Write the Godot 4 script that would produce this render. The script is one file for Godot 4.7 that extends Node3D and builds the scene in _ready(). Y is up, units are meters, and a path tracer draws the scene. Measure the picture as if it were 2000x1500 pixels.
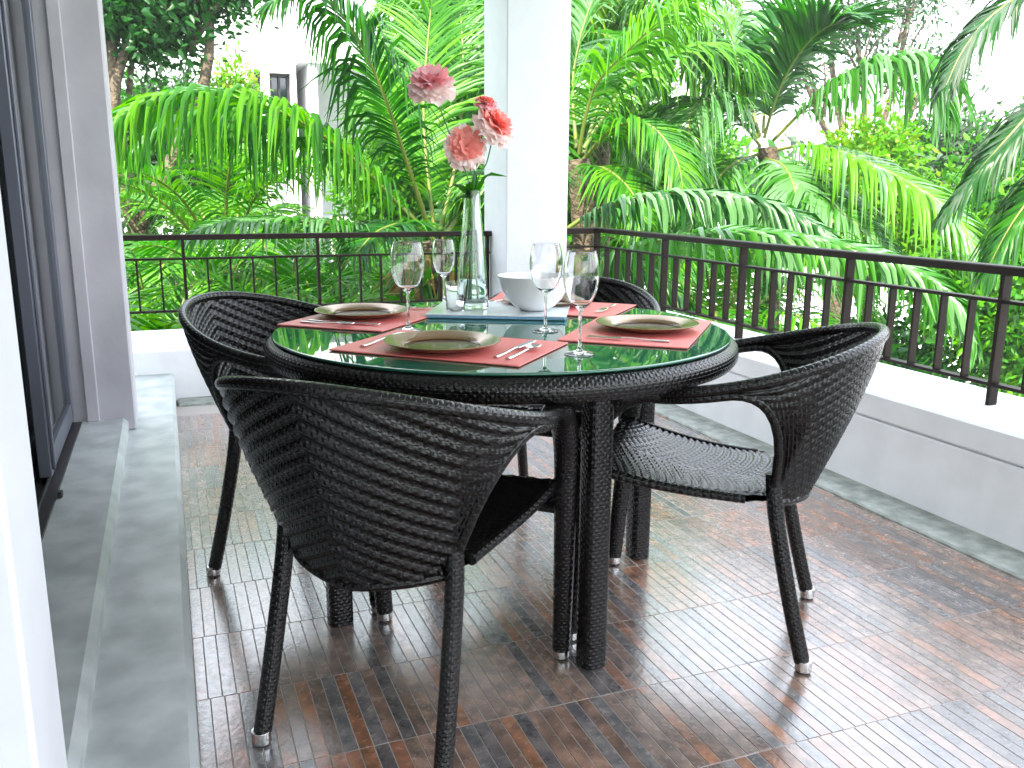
extends Node3D
# A roofed terrace with a round rattan dining set, palms beyond the railing. x right along the back railing, -z away from the house door side, metres.

var names := {}
var rng := RandomNumberGenerator.new()
var M := {}


# ---------- mesh building ----------
class MB:
	var v := PackedVector3Array()
	var n := PackedVector3Array()
	var uv := PackedVector2Array()
	var ix := PackedInt32Array()

	func quad(a: Vector3, b: Vector3, c: Vector3, d: Vector3, out: Vector3, size := 1.0) -> void:
		var nn := (c - a).cross(b - a)
		if nn.length_squared() < 1e-16:
			nn = (d - a).cross(c - a)
		nn = nn.normalized()
		var s := v.size()
		if nn.dot(out) < 0.0:
			nn = -nn
			v.append_array([a, d, c, b])
			uv.append_array([Vector2.ZERO, Vector2(0, size), Vector2(size, size), Vector2(size, 0)])
		else:
			v.append_array([a, b, c, d])
			uv.append_array([Vector2.ZERO, Vector2(size, 0), Vector2(size, size), Vector2(0, size)])
		n.append_array([nn, nn, nn, nn])
		ix.append_array([s, s + 1, s + 2, s, s + 2, s + 3])

	func box(lo: Vector3, hi: Vector3, bevel := 0.0, xf := Transform3D.IDENTITY) -> void:
		var c := (lo + hi) * 0.5
		var h := (hi - lo) * 0.5
		var b := minf(bevel, minf(h.x, minf(h.y, h.z)) * 0.9)
		for ax in 3:
			for s in [-1.0, 1.0]:
				var q := []
				for k in [[-1, -1], [1, -1], [1, 1], [-1, 1]]:
					var p := Vector3.ZERO
					p[ax] = s * h[ax]
					p[(ax + 1) % 3] = k[0] * (h[(ax + 1) % 3] - b)
					p[(ax + 2) % 3] = k[1] * (h[(ax + 2) % 3] - b)
					q.append(xf * (c + p))
				var o := Vector3.ZERO
				o[ax] = s
				quad(q[0], q[1], q[2], q[3], xf.basis * o)
		if b <= 0.0:
			return
		for s0 in [-1.0, 1.0]:
			for s1 in [-1.0, 1.0]:
				for s2 in [-1.0, 1.0]:
					var sg := Vector3(s0, s1, s2)
					var q := []
					for k in 3:
						var p := sg * (h - Vector3.ONE * b)
						p[k] = sg[k] * h[k]
						q.append(xf * (c + p))
					quad(q[0], q[1], q[2], q[0], xf.basis * sg)
		for ax in 3:
			var a1 := (ax + 1) % 3
			var a2 := (ax + 2) % 3
			for s in [-1.0, 1.0]:
				for r in [-1.0, 1.0]:
					var q := []
					for e in [[-1, 0], [1, 0], [1, 1], [-1, 1]]:
						var p := Vector3.ZERO
						p[ax] = e[0] * (h[ax] - b)
						p[a1] = s * (h[a1] - (b if e[1] == 1 else 0.0))
						p[a2] = r * (h[a2] - (b if e[1] == 0 else 0.0))
						q.append(xf * (c + p))
					var o := Vector3.ZERO
					o[a1] = s
					o[a2] = r
					quad(q[0], q[1], q[2], q[3], xf.basis * o)

	# rows run along i, points of a row along j; outward is d/dj x d/di unless flipped
	func grid(rows: Array, uvs: Array, closed := false, flip := false) -> void:
		var s := v.size()
		var ni := rows.size()
		var nj: int = rows[0].size()
		for i in ni:
			var r: PackedVector3Array = rows[i]
			var r0: PackedVector3Array = rows[maxi(i - 1, 0)]
			var r1: PackedVector3Array = rows[mini(i + 1, ni - 1)]
			for j in nj:
				var ja := j - 1
				var jb := j + 1
				if closed:
					ja = nj - 2 if j == 0 else j - 1
					jb = 1 if j == nj - 1 else j + 1
				else:
					ja = maxi(ja, 0)
					jb = mini(jb, nj - 1)
				var nn := (r[jb] - r[ja]).cross(r1[j] - r0[j])
				if nn.length_squared() < 1e-18:
					var ra: PackedVector3Array = rows[maxi(i - 1, 0) if i > 0 else 1]
					nn = (ra[jb] - ra[ja]).cross(r1[j] - r0[j])
				nn = nn.normalized()
				v.append(r[j])
				n.append(-nn if flip else nn)
				uv.append(uvs[i][j])
		for i in ni - 1:
			for j in nj - 1:
				var a := s + i * nj + j
				var b := a + nj
				if flip:
					ix.append_array([a, a + 1, b, b, a + 1, b + 1])
				else:
					ix.append_array([a, b, a + 1, b, b + 1, a + 1])

	func tube(path: Array, radii: Array, sides := 12, tile := 0.036, flat := 1.0, caps := true) -> void:
		var rows := []
		var uvs := []
		var nrm := Vector3.UP
		var along := 0.0
		for i in path.size():
			var t: Vector3 = (path[mini(i + 1, path.size() - 1)] - path[maxi(i - 1, 0)]).normalized()
			if i == 0:
				nrm = Vector3.RIGHT if absf(t.x) < 0.8 else Vector3.BACK
			else:
				along += (path[i] - path[i - 1]).length()
			nrm = (nrm - t * nrm.dot(t)).normalized()
			var bi := t.cross(nrm)
			var r := PackedVector3Array()
			var u := PackedVector2Array()
			var rad: float = radii[mini(i, radii.size() - 1)]
			for j in sides + 1:
				var a := TAU * j / sides
				r.append(path[i] + (nrm * cos(a) + bi * sin(a) * flat) * rad)
				u.append(Vector2(roundf(TAU * rad / tile + 0.4) * j / sides, along / tile))
			rows.append(r)
			uvs.append(u)
		grid(rows, uvs, true)
		if caps:
			disc(path[0], path[0] - path[1], rows[0])
			disc(path[-1], path[-1] - path[-2], rows[-1])

	func disc(c: Vector3, out: Vector3, ring: PackedVector3Array) -> void:
		for j in ring.size() - 1:
			quad(c, ring[j], ring[j + 1], c, out)

	func lathe(prof: Array, sides := 48, tile := Vector2(0.036, 0.034), at := Vector3.ZERO, flip := true) -> void:
		var rows := []
		var uvs := []
		var along := 0.0
		var most := 0.0
		for p in prof:
			most = maxf(most, p.x)
		for i in prof.size():
			if i:
				along += (prof[i] - prof[i - 1]).length()
			var r := PackedVector3Array()
			var u := PackedVector2Array()
			for j in sides + 1:
				var a := TAU * (j % sides) / sides
				r.append(at + Vector3(prof[i].x * cos(a), prof[i].y, prof[i].x * sin(a)))
				u.append(Vector2(roundf(TAU * most / tile.x) * j / sides, along / tile.y))
			rows.append(r)
			uvs.append(u)
		grid(rows, uvs, true, flip)

	func put(mesh: ArrayMesh, m: Material) -> ArrayMesh:
		if v.is_empty():
			return mesh
		var a := []
		a.resize(Mesh.ARRAY_MAX)
		a[Mesh.ARRAY_VERTEX] = v
		a[Mesh.ARRAY_NORMAL] = n
		a[Mesh.ARRAY_TEX_UV] = uv
		a[Mesh.ARRAY_INDEX] = ix
		mesh.add_surface_from_arrays(Mesh.PRIMITIVE_TRIANGLES, a)
		mesh.surface_set_material(mesh.get_surface_count() - 1, m)
		return mesh


func numbered(called: String) -> String:
	if not names.has(called):
		names[called] = 0
		return called
	names[called] += 1
	return "%s_%03d" % [called, names[called]]


func tag(o: Node3D, label: String, category := "", group := "", kind := "") -> void:
	if label:
		o.set_meta("label", label)
	if category:
		o.set_meta("category", category)
	if group:
		o.set_meta("group", group)
	if kind:
		o.set_meta("kind", kind)


func thing(called: String, label: String, category: String, at := Vector3.ZERO, turn := 0.0, group := "", kind := "") -> Node3D:
	var o := Node3D.new()
	o.name = numbered(called)
	add_child(o)
	o.position = at
	o.rotation.y = turn
	tag(o, label, category, group, kind)
	return o


func part(parent: Node3D, called: String, mb: MB, m: Material) -> MeshInstance3D:
	return part_mesh(parent, called, mb.put(ArrayMesh.new(), m))


func part_mesh(parent: Node3D, called: String, mesh: Mesh) -> MeshInstance3D:
	var o := MeshInstance3D.new()
	o.name = called
	o.mesh = mesh
	parent.add_child(o, true)
	return o


func solo(called: String, mb: MB, m: Material, label: String, category: String, group := "", kind := "") -> MeshInstance3D:
	var o := MeshInstance3D.new()
	o.name = numbered(called)
	o.mesh = mb.put(ArrayMesh.new(), m)
	add_child(o)
	tag(o, label, category, group, kind)
	return o


func copy(o: Node3D, label: String) -> Node3D:
	var stem := String(o.name)
	var c: Node3D = o.duplicate()
	c.name = numbered(stem)
	add_child(c)
	c.set_meta("label", label)
	return c


func bx(lo: Vector3, hi: Vector3, bevel := 0.0, xf := Transform3D.IDENTITY) -> MB:
	var b := MB.new()
	b.box(lo, hi, bevel, xf)
	return b


# ---------- materials ----------
func col(r: float, g: float, b: float) -> Color:
	return Color(r, g, b).linear_to_srgb()


func mat(c: Color, rough := 0.7, metal := 0.0, spec := 0.5) -> StandardMaterial3D:
	var m := StandardMaterial3D.new()
	m.albedo_color = c
	m.roughness = rough
	m.metallic = metal
	m.metallic_specular = spec
	return m


func noise_tex(freq: float, seed_: int, a: Color, b: Color, octaves := 4, size := 512, mid := 0.5) -> NoiseTexture2D:
	var t := NoiseTexture2D.new()
	t.width = size
	t.height = size
	t.seamless = true
	var f := FastNoiseLite.new()
	f.seed = seed_
	f.frequency = freq
	f.fractal_octaves = octaves
	t.noise = f
	var g := Gradient.new()
	g.set_color(0, a)
	g.set_color(1, b)
	g.set_offset(0, mid - 0.35)
	g.set_offset(1, mid + 0.35)
	t.color_ramp = g
	return t


func bump(m: StandardMaterial3D, freq: float, cm: float, scale_: float, seed_ := 5) -> void:
	m.heightmap_enabled = true
	m.heightmap_texture = noise_tex(freq, seed_, Color.BLACK, Color.WHITE)
	m.heightmap_scale = cm
	m.uv1_triplanar = true
	m.uv1_world_triplanar = true
	m.uv1_scale = Vector3.ONE * scale_


# an over-and-under cane weave, four strands by four stakes
func weave_normal() -> ImageTexture:
	var s := 128
	var im := Image.create(s, s, false, Image.FORMAT_RGBA8)
	for y in s:
		for x in s:
			var fx := fmod(x * 4.0 / s, 1.0)
			var fy := fmod(y * 4.0 / s, 1.0)
			var cx := int(x * 4.0 / s)
			var cy := int(y * 4.0 / s)
			var across := sqrt(maxf(0.0, 1.0 - pow(absf(fy * 2.0 - 1.0), 2.6)))
			var along := sin(PI * fx)
			var h := 0.0
			if (cx + cy) % 2 == 0:
				h = across * (0.35 + 0.65 * along)
			else:
				var stake := sqrt(maxf(0.0, 1.0 - pow(absf(fx * 2.0 - 1.0), 2.6)))
				h = maxf(across * (0.35 - 0.3 * along), stake * 0.34)
			im.set_pixel(x, y, Color(h, h, h))
	im.bump_map_to_normal_map(6.5)
	return ImageTexture.create_from_image(im)


func leaf_mat(c: Color, through: Color, rough := 0.38, spec := 0.33) -> StandardMaterial3D:
	var m := mat(c, rough, 0.0, spec)
	m.backlight_enabled = true
	m.backlight = through
	m.cull_mode = BaseMaterial3D.CULL_DISABLED
	return m


func make_materials() -> void:
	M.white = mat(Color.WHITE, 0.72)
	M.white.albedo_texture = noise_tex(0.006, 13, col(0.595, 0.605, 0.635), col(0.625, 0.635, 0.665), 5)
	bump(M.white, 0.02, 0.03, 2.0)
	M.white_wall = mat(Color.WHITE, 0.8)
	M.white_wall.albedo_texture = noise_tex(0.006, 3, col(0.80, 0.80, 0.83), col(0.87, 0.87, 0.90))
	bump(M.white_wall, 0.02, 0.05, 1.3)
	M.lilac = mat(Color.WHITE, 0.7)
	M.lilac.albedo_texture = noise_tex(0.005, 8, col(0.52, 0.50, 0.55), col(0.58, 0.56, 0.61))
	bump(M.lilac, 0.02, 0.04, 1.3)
	M.concrete = mat(Color.WHITE, 0.42, 0.0, 0.6)
	M.concrete.albedo_texture = noise_tex(0.007, 21, col(0.40, 0.43, 0.44), col(0.60, 0.63, 0.64), 7, 1024)
	M.concrete.roughness_texture = noise_tex(0.006, 22, Color(0.75, 0.75, 0.75), Color(1, 1, 1), 3)
	bump(M.concrete, 0.03, 0.025, 0.9, 9)
	M.kerb = mat(Color.WHITE, 0.6)
	M.kerb.albedo_texture = noise_tex(0.012, 31, col(0.22, 0.24, 0.22), col(0.42, 0.44, 0.41), 6)
	bump(M.kerb, 0.03, 0.1, 2.0, 10)
	M.grout = mat(col(0.40, 0.36, 0.34), 0.7)
	M.rail = mat(col(0.018, 0.011, 0.009), 0.42, 0.0, 0.25)
	M.frame = mat(col(0.045, 0.050, 0.075), 0.4, 0.2)
	M.frame_dark = mat(col(0.045, 0.04, 0.045), 0.4, 0.4)
	M.frame_light = mat(col(0.13, 0.14, 0.18), 0.35, 0.2)
	M.pane = mat(Color(0.16, 0.18, 0.19, 0.6), 0.02)
	M.pane.transparency = BaseMaterial3D.TRANSPARENCY_ALPHA
	M.dark_room = mat(col(0.10, 0.045, 0.04), 0.7)
	M.room_floor = mat(col(0.05, 0.05, 0.05), 0.15, 0.0, 0.7)
	M.weave = mat(col(0.0045, 0.0040, 0.0038), 0.19, 0.0, 0.43)
	M.weave.normal_enabled = true
	M.weave.normal_texture = weave_normal()
	M.weave.normal_scale = 1.0
	M.weave_seat = M.weave.duplicate()
	M.weave_seat.normal_scale = 0.4
	M.weave_under = mat(col(0.006, 0.006, 0.006), 0.5)
	M.chrome = mat(col(0.75, 0.75, 0.76), 0.16, 1.0)
	M.rubber = mat(col(0.02, 0.02, 0.02), 0.7)
	M.table_glass = mat(col(0.015, 0.11, 0.07), 0.02, 0.0, 0.75)
	M.glass = mat(Color(1, 1, 1, 0.0), 0.0)
	M.glass.transparency = BaseMaterial3D.TRANSPARENCY_ALPHA
	M.glass.refraction_enabled = true
	M.glass.refraction_scale = 0.05
	M.vase_glass = mat(Color(0.96, 1.0, 0.985, 0.0), 0.0)
	M.vase_glass.transparency = BaseMaterial3D.TRANSPARENCY_ALPHA
	M.vase_glass.refraction_enabled = true
	M.vase_glass.refraction_scale = 0.05
	M.water = mat(Color(1, 1, 1, 0.0), 0.0)
	M.water.transparency = BaseMaterial3D.TRANSPARENCY_ALPHA
	M.water.refraction_enabled = true
	M.water.refraction_scale = 0.033
	M.porcelain = mat(col(0.82, 0.83, 0.84), 0.18, 0.0, 0.55)
	M.tray = mat(col(0.72, 0.78, 0.82), 0.2, 0.0, 0.5)
	M.tray_side = mat(col(0.25, 0.45, 0.66), 0.25)
	M.plate_rim = mat(col(0.24, 0.150, 0.075), 0.2, 0.5)
	M.plate_well = mat(col(0.060, 0.024, 0.004), 0.16, 0.0, 0.18)
	M.steel = mat(col(0.66, 0.65, 0.64), 0.2, 1.0)
	M.mat_red = mat(col(0.74, 0.125, 0.115), 0.5)
	M.mat_red.normal_enabled = true
	M.mat_red.normal_texture = M.weave.normal_texture
	M.mat_red.normal_scale = 0.9
	M.mat_red.uv1_scale = Vector3(28, 19, 1)
	M.mat_red.albedo_color = Color.WHITE
	M.mat_red.albedo_texture = noise_tex(0.03, 91, col(0.70, 0.13, 0.12), col(0.88, 0.24, 0.22), 4, 256)
	M.mat_red.roughness = 0.42
	M.stem = mat(col(0.06, 0.20, 0.05), 0.5)
	M.petal_pink = leaf_mat(col(0.95, 0.60, 0.64), Color(0.8, 0.40, 0.45), 0.6)
	M.petal_pale = leaf_mat(col(0.96, 0.87, 0.85), Color(0.8, 0.65, 0.62), 0.6)
	M.petal_coral = leaf_mat(col(0.95, 0.42, 0.37), Color(0.8, 0.25, 0.20), 0.6)
	# foliage: base colour and the colour that passes through the blade
	M.leaf_deep = leaf_mat(col(0.009, 0.058, 0.008), Color(0.06, 0.27, 0.01), 0.34)
	M.leaf_mid = leaf_mat(col(0.022, 0.108, 0.005), Color(0.17, 0.46, 0.004), 0.36)
	M.leaf_lime = leaf_mat(col(0.062, 0.200, 0.003), Color(0.36, 0.62, 0.003), 0.40)
	M.leaf_pale = leaf_mat(col(0.075, 0.175, 0.058), Color(0.20, 0.48, 0.05), 0.22, 0.55)
	M.leaf_yellow = leaf_mat(col(0.13, 0.21, 0.006), Color(0.45, 0.58, 0.01), 0.45)
	M.leaf_grey = leaf_mat(col(0.045, 0.078, 0.045), Color(0.09, 0.20, 0.06), 0.5)
	M.leaf_dry = leaf_mat(col(0.16, 0.11, 0.03), Color(0.4, 0.28, 0.08), 0.6)
	M.rachis = mat(col(0.13, 0.16, 0.025), 0.45)
	M.bark = mat(Color.WHITE, 0.9)
	M.bark.albedo_texture = noise_tex(0.02, 41, col(0.05, 0.035, 0.025), col(0.20, 0.15, 0.10))
	bump(M.bark, 0.03, 2.0, 1.0, 4)
	M.lawn = mat(Color.WHITE, 0.95)
	M.lawn.albedo_texture = noise_tex(0.02, 51, col(0.02, 0.07, 0.012), col(0.06, 0.16, 0.02), 5)
	M.lawn.uv1_triplanar = true
	M.lawn.uv1_world_triplanar = true
	M.lawn.uv1_scale = Vector3.ONE * 0.3
	M.paving = mat(Color.WHITE, 0.8)
	M.paving.albedo_texture = noise_tex(0.02, 52, col(0.5, 0.5, 0.5), col(0.66, 0.65, 0.63), 5)
	M.paving.uv1_triplanar = true
	M.paving.uv1_world_triplanar = true
	M.paving.uv1_scale = Vector3.ONE * 0.25
	M.house_glass = mat(col(0.02, 0.03, 0.06), 0.05, 0.0, 0.7)
	M.roof_grey = mat(col(0.45, 0.48, 0.50), 0.6)


# ---------- curves ----------
func smooth_path(pts: Array, count: int) -> Array:
	var out := []
	for k in count:
		var f := float(k) / (count - 1) * (pts.size() - 1)
		var i := mini(int(f), pts.size() - 2)
		var t := f - i
		var a: Vector3 = pts[maxi(i - 1, 0)]
		var b: Vector3 = pts[i]
		var c: Vector3 = pts[i + 1]
		var d: Vector3 = pts[mini(i + 2, pts.size() - 1)]
		out.append(b.cubic_interpolate(c, a, d, t))
	return out


func sstep(a: float, b: float, x: float) -> float:
	var t := clampf((x - a) / (b - a), 0.0, 1.0)
	return t * t * (3.0 - 2.0 * t)


# ---------- foliage ----------
# one feather leaf: a rachis along pts with leaflets on both sides that droop
func frond_mesh(pts: Array, leng: float, droop: float, leaf_a: Material, leaf_b: Material, count := 50, width := 0.045, spread := 1.0, share_b := 0.35, r0 := 0.022) -> ArrayMesh:
	var path := smooth_path(pts, 26)
	var st := MB.new()
	var radii := []
	for i in path.size():
		radii.append(lerpf(r0, 0.004, float(i) / (path.size() - 1)))
	st.tube(path, radii, 6, 0.1, 1.0, false)
	var la := MB.new()
	var lb := MB.new()
	for i in count:
		var t := lerpf(0.13, 0.995, float(i) / (count - 1))
		var f := t * (path.size() - 1)
		var k := mini(int(f), path.size() - 2)
		var p: Vector3 = path[k].lerp(path[k + 1], f - k)
		var tg: Vector3 = (path[k + 1] - path[k]).normalized()
		var up := Vector3.UP - tg * tg.y
		if up.length() < 0.25:
			up = up + Vector3(0.35, 0, 0.25) * (1.0 if tg.y > 0 else -1.0)
			up = up - tg * up.dot(tg)
		up = up.normalized()
		var sd := tg.cross(up)
		var shape := minf(1.0, 0.35 + 3.2 * (t - 0.13)) * (1.0 - 0.72 * pow(maxf(0.0, (t - 0.45) / 0.55), 1.6))
		for s in [-1.0, 1.0]:
			var ang := lerpf(0.30, 0.95, t) + rng.randf_range(-0.10, 0.10)
			var d: Vector3 = (sd * s * cos(ang) * spread + tg * sin(ang) + up * (0.28 + rng.randf_range(-0.15, 0.15)) * (1.0 - droop * 0.7)).normalized()
			var lg := leng * shape * rng.randf_range(0.74, 1.10)
			var w := width * (0.55 + 0.45 * shape) * rng.randf_range(0.65, 1.2)
			var mb := lb if rng.randf() < share_b else la
			blade(mb, p, d, tg, lg, w, droop * rng.randf_range(0.62, 1.2), 5)
	var m := ArrayMesh.new()
	st.put(m, M.rachis)
	la.put(m, leaf_a)
	lb.put(m, leaf_b)
	return m


func blade(mb: MB, at: Vector3, dir: Vector3, across: Vector3, leng: float, width: float, droop: float, segs: int) -> void:
	var p := at
	var d := dir
	var s := mb.v.size()
	var sag := clampf(droop, 0.0, 0.97)
	for k in segs + 1:
		var t := float(k) / segs
		var w := (across - d * across.dot(d))
		if w.length_squared() < 0.0004:
			w = d.cross(Vector3.UP)
		w = w.normalized()
		var nn := w.cross(d).normalized()
		var fold := -1.0 if nn.y < 0.0 else 1.0
		var h := width * 0.5 * (minf(1.0, 0.35 + 3.0 * t) if t < 0.3 else 1.0 - pow((t - 0.3) / 0.7, 1.7)) + 0.0008
		mb.v.append_array([p - w * h - nn * h * 0.35 * fold, p + nn * h * 0.2 * fold, p + w * h - nn * h * 0.35 * fold])
		mb.n.append_array([(nn - w * 0.35 * fold).normalized(), nn, (nn + w * 0.35 * fold).normalized()])
		mb.uv.append_array([Vector2(0, t), Vector2(0.5, t), Vector2(1, t)])
		if k < segs:
			var b := s + k * 3
			mb.ix.append_array([b, b + 3, b + 1, b + 1, b + 3, b + 4, b + 1, b + 4, b + 2, b + 2, b + 4, b + 5])
		p += d * leng / segs
		var g := sag * sstep(-0.1, 0.75 - 0.25 * sag, t + 0.5 / segs)
		d = (dir * (1.0 - g) + Vector3.DOWN * g).normalized()


func frond(palm: Node3D, pts: Array, leng: float, droop: float, a: String, b: String, count := 50, width := 0.045, spread := 1.0, share_b := 0.35) -> void:
	part_mesh(palm, "frond", frond_mesh(pts, leng, droop, M[a], M[b], count, width, spread, share_b))


func trunk(palm: Node3D, base: Vector3, top: Vector3, r0: float, r1: float, m: Material, called := "trunk") -> void:
	var b := MB.new()
	var path := []
	var rad := []
	var mid := base.lerp(top, 0.5) + Vector3(0.12, 0, 0.08) * base.distance_to(top) * 0.3
	for k in 41:
		var t := k / 40.0
		path.append(base.lerp(mid, t).lerp(mid.lerp(top, t), t))
		rad.append(lerpf(r0, r1, t) * (1.0 + (0.06 if k % 2 else -0.02)))
	b.tube(path, rad, 12, 0.4)
	part(palm, called, b, m)


# a palm whose fronds spring at random from its crown
func wild_palm(called: String, label: String, group: String, base: Vector3, crown: Vector3, n: int, reach: float, leng: float, a: String, b: String, droop := 0.55, count := 42, width := 0.045, trunk_r := 0.13) -> Node3D:
	var o := thing(called, label, "palm tree", base, 0.0, group)
	var c := crown - base
	trunk(o, Vector3.ZERO, c, trunk_r * 1.35, trunk_r, M.bark)
	for k in n:
		var az := TAU * (k + rng.randf_range(-0.3, 0.3)) / n * 2.39
		var lift := lerpf(1.25, -0.25, float(k) / n) + rng.randf_range(-0.1, 0.1)
		var h := Vector3(cos(az), 0, sin(az))
		var r := reach * rng.randf_range(0.85, 1.1)
		var p1 := c + (h * cos(lift) + Vector3.UP * sin(lift)) * r * 0.45
		var p2 := p1 + (h * cos(lift - 0.6) + Vector3.UP * sin(lift - 0.6)) * r * 0.33
		var p3 := p2 + (h * cos(lift - 1.35) + Vector3.UP * sin(lift - 1.35)) * r * 0.28
		frond(o, [c, p1, p2, p3], leng, droop, a, b, count, width)
	return o


# a clump of slender cane palms, fronds rising from the ground
func cane_clump(label: String, base: Vector3, height: float, n: int, a: String, b: String) -> void:
	var o := thing("cane_palm", label, "palm", base, 0.0, "cane palms growing behind the railing")
	for k in n:
		var az := TAU * k / n * 2.39 + rng.randf_range(-0.3, 0.3)
		var h := Vector3(cos(az), 0, sin(az))
		var out := rng.randf_range(0.5, 1.35)
		var top := height * rng.randf_range(0.72, 1.0)
		var p0 := h * 0.12
		var p1 := h * (0.2 + out * 0.15) + Vector3.UP * top * 0.55
		var p2 := h * (0.2 + out * 0.55) + Vector3.UP * top * 0.92
		var p3 := h * (0.2 + out) + Vector3.UP * top
		var p4 := h * (0.3 + out * 1.4) + Vector3.UP * top * 0.93
		part_mesh(o, "frond", frond_mesh([p0.lerp(p1, 0.6), p1.lerp(p2, 0.3), p2, p3, p4], 0.52, 0.28, M[a], M[b], 34, 0.038, 1.0, 0.4, 0.014))
		var s := MB.new()
		s.tube(smooth_path([p0, p0.lerp(p1, 0.3), p0.lerp(p1, 0.6)], 8), [0.03, 0.026, 0.018], 7, 0.2, 1.0, false)
		part(o, "stem", s, M.rachis)


# a spray of flat leaves, copied through a crown
func clump_mesh(n: int, radius: float, leaf: float, a: Material, b: Material, slim := 0.45) -> ArrayMesh:
	var la := MB.new()
	var lb := MB.new()
	for k in n:
		var p := Vector3(rng.randfn(), rng.randfn(), rng.randfn()) * radius * 0.5
		var d := (p.normalized() + Vector3(rng.randfn(), rng.randfn() - 0.2, rng.randfn()) * 0.6).normalized()
		var ac := Vector3(rng.randfn(), rng.randfn() * 0.4, rng.randfn()).normalized()
		var l := leaf * rng.randf_range(0.7, 1.25)
		blade(lb if rng.randf() < 0.4 else la, p, d, ac, l, l * slim, 0.35, 3)
	var m := ArrayMesh.new()
	la.put(m, a)
	lb.put(m, b)
	return m


func leafy(o: Node3D, called: String, mesh: Mesh, lumps: Array, n: int, shell := 0.45) -> void:
	# lumps: [centre, radii]; copies sit mostly near the surface of each lump
	var total := 0.0
	for l in lumps:
		total += l[1].x * l[1].y + l[1].y * l[1].z + l[1].x * l[1].z
	var mm := MultiMesh.new()
	mm.transform_format = MultiMesh.TRANSFORM_3D
	mm.mesh = mesh
	var xs := []
	for l in lumps:
		var cnt := int(n * (l[1].x * l[1].y + l[1].y * l[1].z + l[1].x * l[1].z) / total)
		for k in cnt:
			var d := Vector3(rng.randfn(), rng.randfn(), rng.randfn()).normalized()
			var r := pow(rng.randf(), shell)
			var wob := 1.0 + 0.22 * sin(d.x * 7.0 + l[0].x * 3.0) * cos(d.y * 6.0 + l[0].z) + 0.12 * sin(d.z * 13.0)
			var p: Vector3 = l[0] + d * l[1] * r * wob
			var bs := Basis(Vector3(rng.randfn(), rng.randfn(), rng.randfn()).normalized(), rng.randf() * TAU).scaled(Vector3.ONE * rng.randf_range(0.7, 1.3))
			xs.append(Transform3D(bs, p))
	mm.instance_count = xs.size()
	for k in xs.size():
		mm.set_instance_transform(k, xs[k])
	var mi := MultiMeshInstance3D.new()
	mi.name = called
	mi.multimesh = mm
	mi.set_meta("kind", "stuff")
	o.add_child(mi, true)


func limb(b: MB, p: Vector3, q: Vector3, r0: float, r1: float) -> void:
	var mid := p.lerp(q, 0.5) + Vector3(rng.randf_range(-1, 1), rng.randf_range(0, 0.6), rng.randf_range(-1, 1)) * p.distance_to(q) * 0.12
	b.tube(smooth_path([p, mid, q], 9), [r0, lerpf(r0, r1, 0.12), lerpf(r0, r1, 0.25), lerpf(r0, r1, 0.4), lerpf(r0, r1, 0.5), lerpf(r0, r1, 0.62), lerpf(r0, r1, 0.75), lerpf(r0, r1, 0.88), r1], 7, 0.4, 1.0, false)


func broad_tree(called: String, label: String, category: String, group: String, base: Vector3, lumps: Array, n: int, leaf: float, a: String, b: String, trunk_r := 0.14, clump_n := 12, clump_r := 0.3, shell := 0.45) -> void:
	var o := thing(called, label, category, base, 0.0, group)
	if trunk_r > 0.0:
		var t := MB.new()
		var heart := Vector3.ZERO
		for l in lumps:
			heart += l[0] / lumps.size()
		var fork: Vector3 = heart * Vector3(0.4, 0.55, 0.4)
		limb(t, Vector3.ZERO, fork, trunk_r, trunk_r * 0.7)
		part(o, "trunk", t, M.bark)
		for l in lumps:
			var b2 := MB.new()
			limb(b2, fork, l[0], trunk_r * 0.55, trunk_r * 0.16)
			for k in 5:
				var d := Vector3(rng.randfn(), rng.randf_range(-0.2, 1.0), rng.randfn()).normalized()
				limb(b2, fork.lerp(l[0], rng.randf_range(0.5, 0.95)), l[0] + d * l[1] * 0.8, trunk_r * 0.2, 0.008)
			part(o, "limb", b2, M.bark)
	leafy(o, "crown", clump_mesh(clump_n, clump_r, leaf, M[a], M[b]), lumps, n, shell)


# ---------- furniture ----------
const SHELL_MOST := 2.06
const RIM_A := 0.317
const RIM_B := 0.324
const RIM_Z := 0.069


func rim_point(a: float) -> Vector3:
	return Vector3(RIM_A * sin(a), 0.645 + 0.137 * pow((1.0 + cos(a)) * 0.5, 1.73), RIM_Z + RIM_B * cos(a))


func shell_point(a: float, v: float, off: float) -> Vector3:
	var top := rim_point(a)
	var low := Vector3(0.228 * sin(a), 0.372 + 0.030 * absf(sin(a)), 0.035 + 0.215 * cos(a))
	var w0 := 0.94 * (1.0 - pow(1.0 - clampf((absf(a) - 0.88) / 0.68, 0.0, 1.0), 2.2))
	var t := lerpf(w0, 1.0, v)
	var h := 1.0 - pow(1.0 - t, 1.25)
	var p := Vector3(lerpf(low.x, top.x, h), lerpf(low.y, top.y, t), lerpf(low.z, top.z, h))
	var out := Vector3(sin(a) * 1.0, -0.32, cos(a)).normalized()
	return p + out * off


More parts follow.
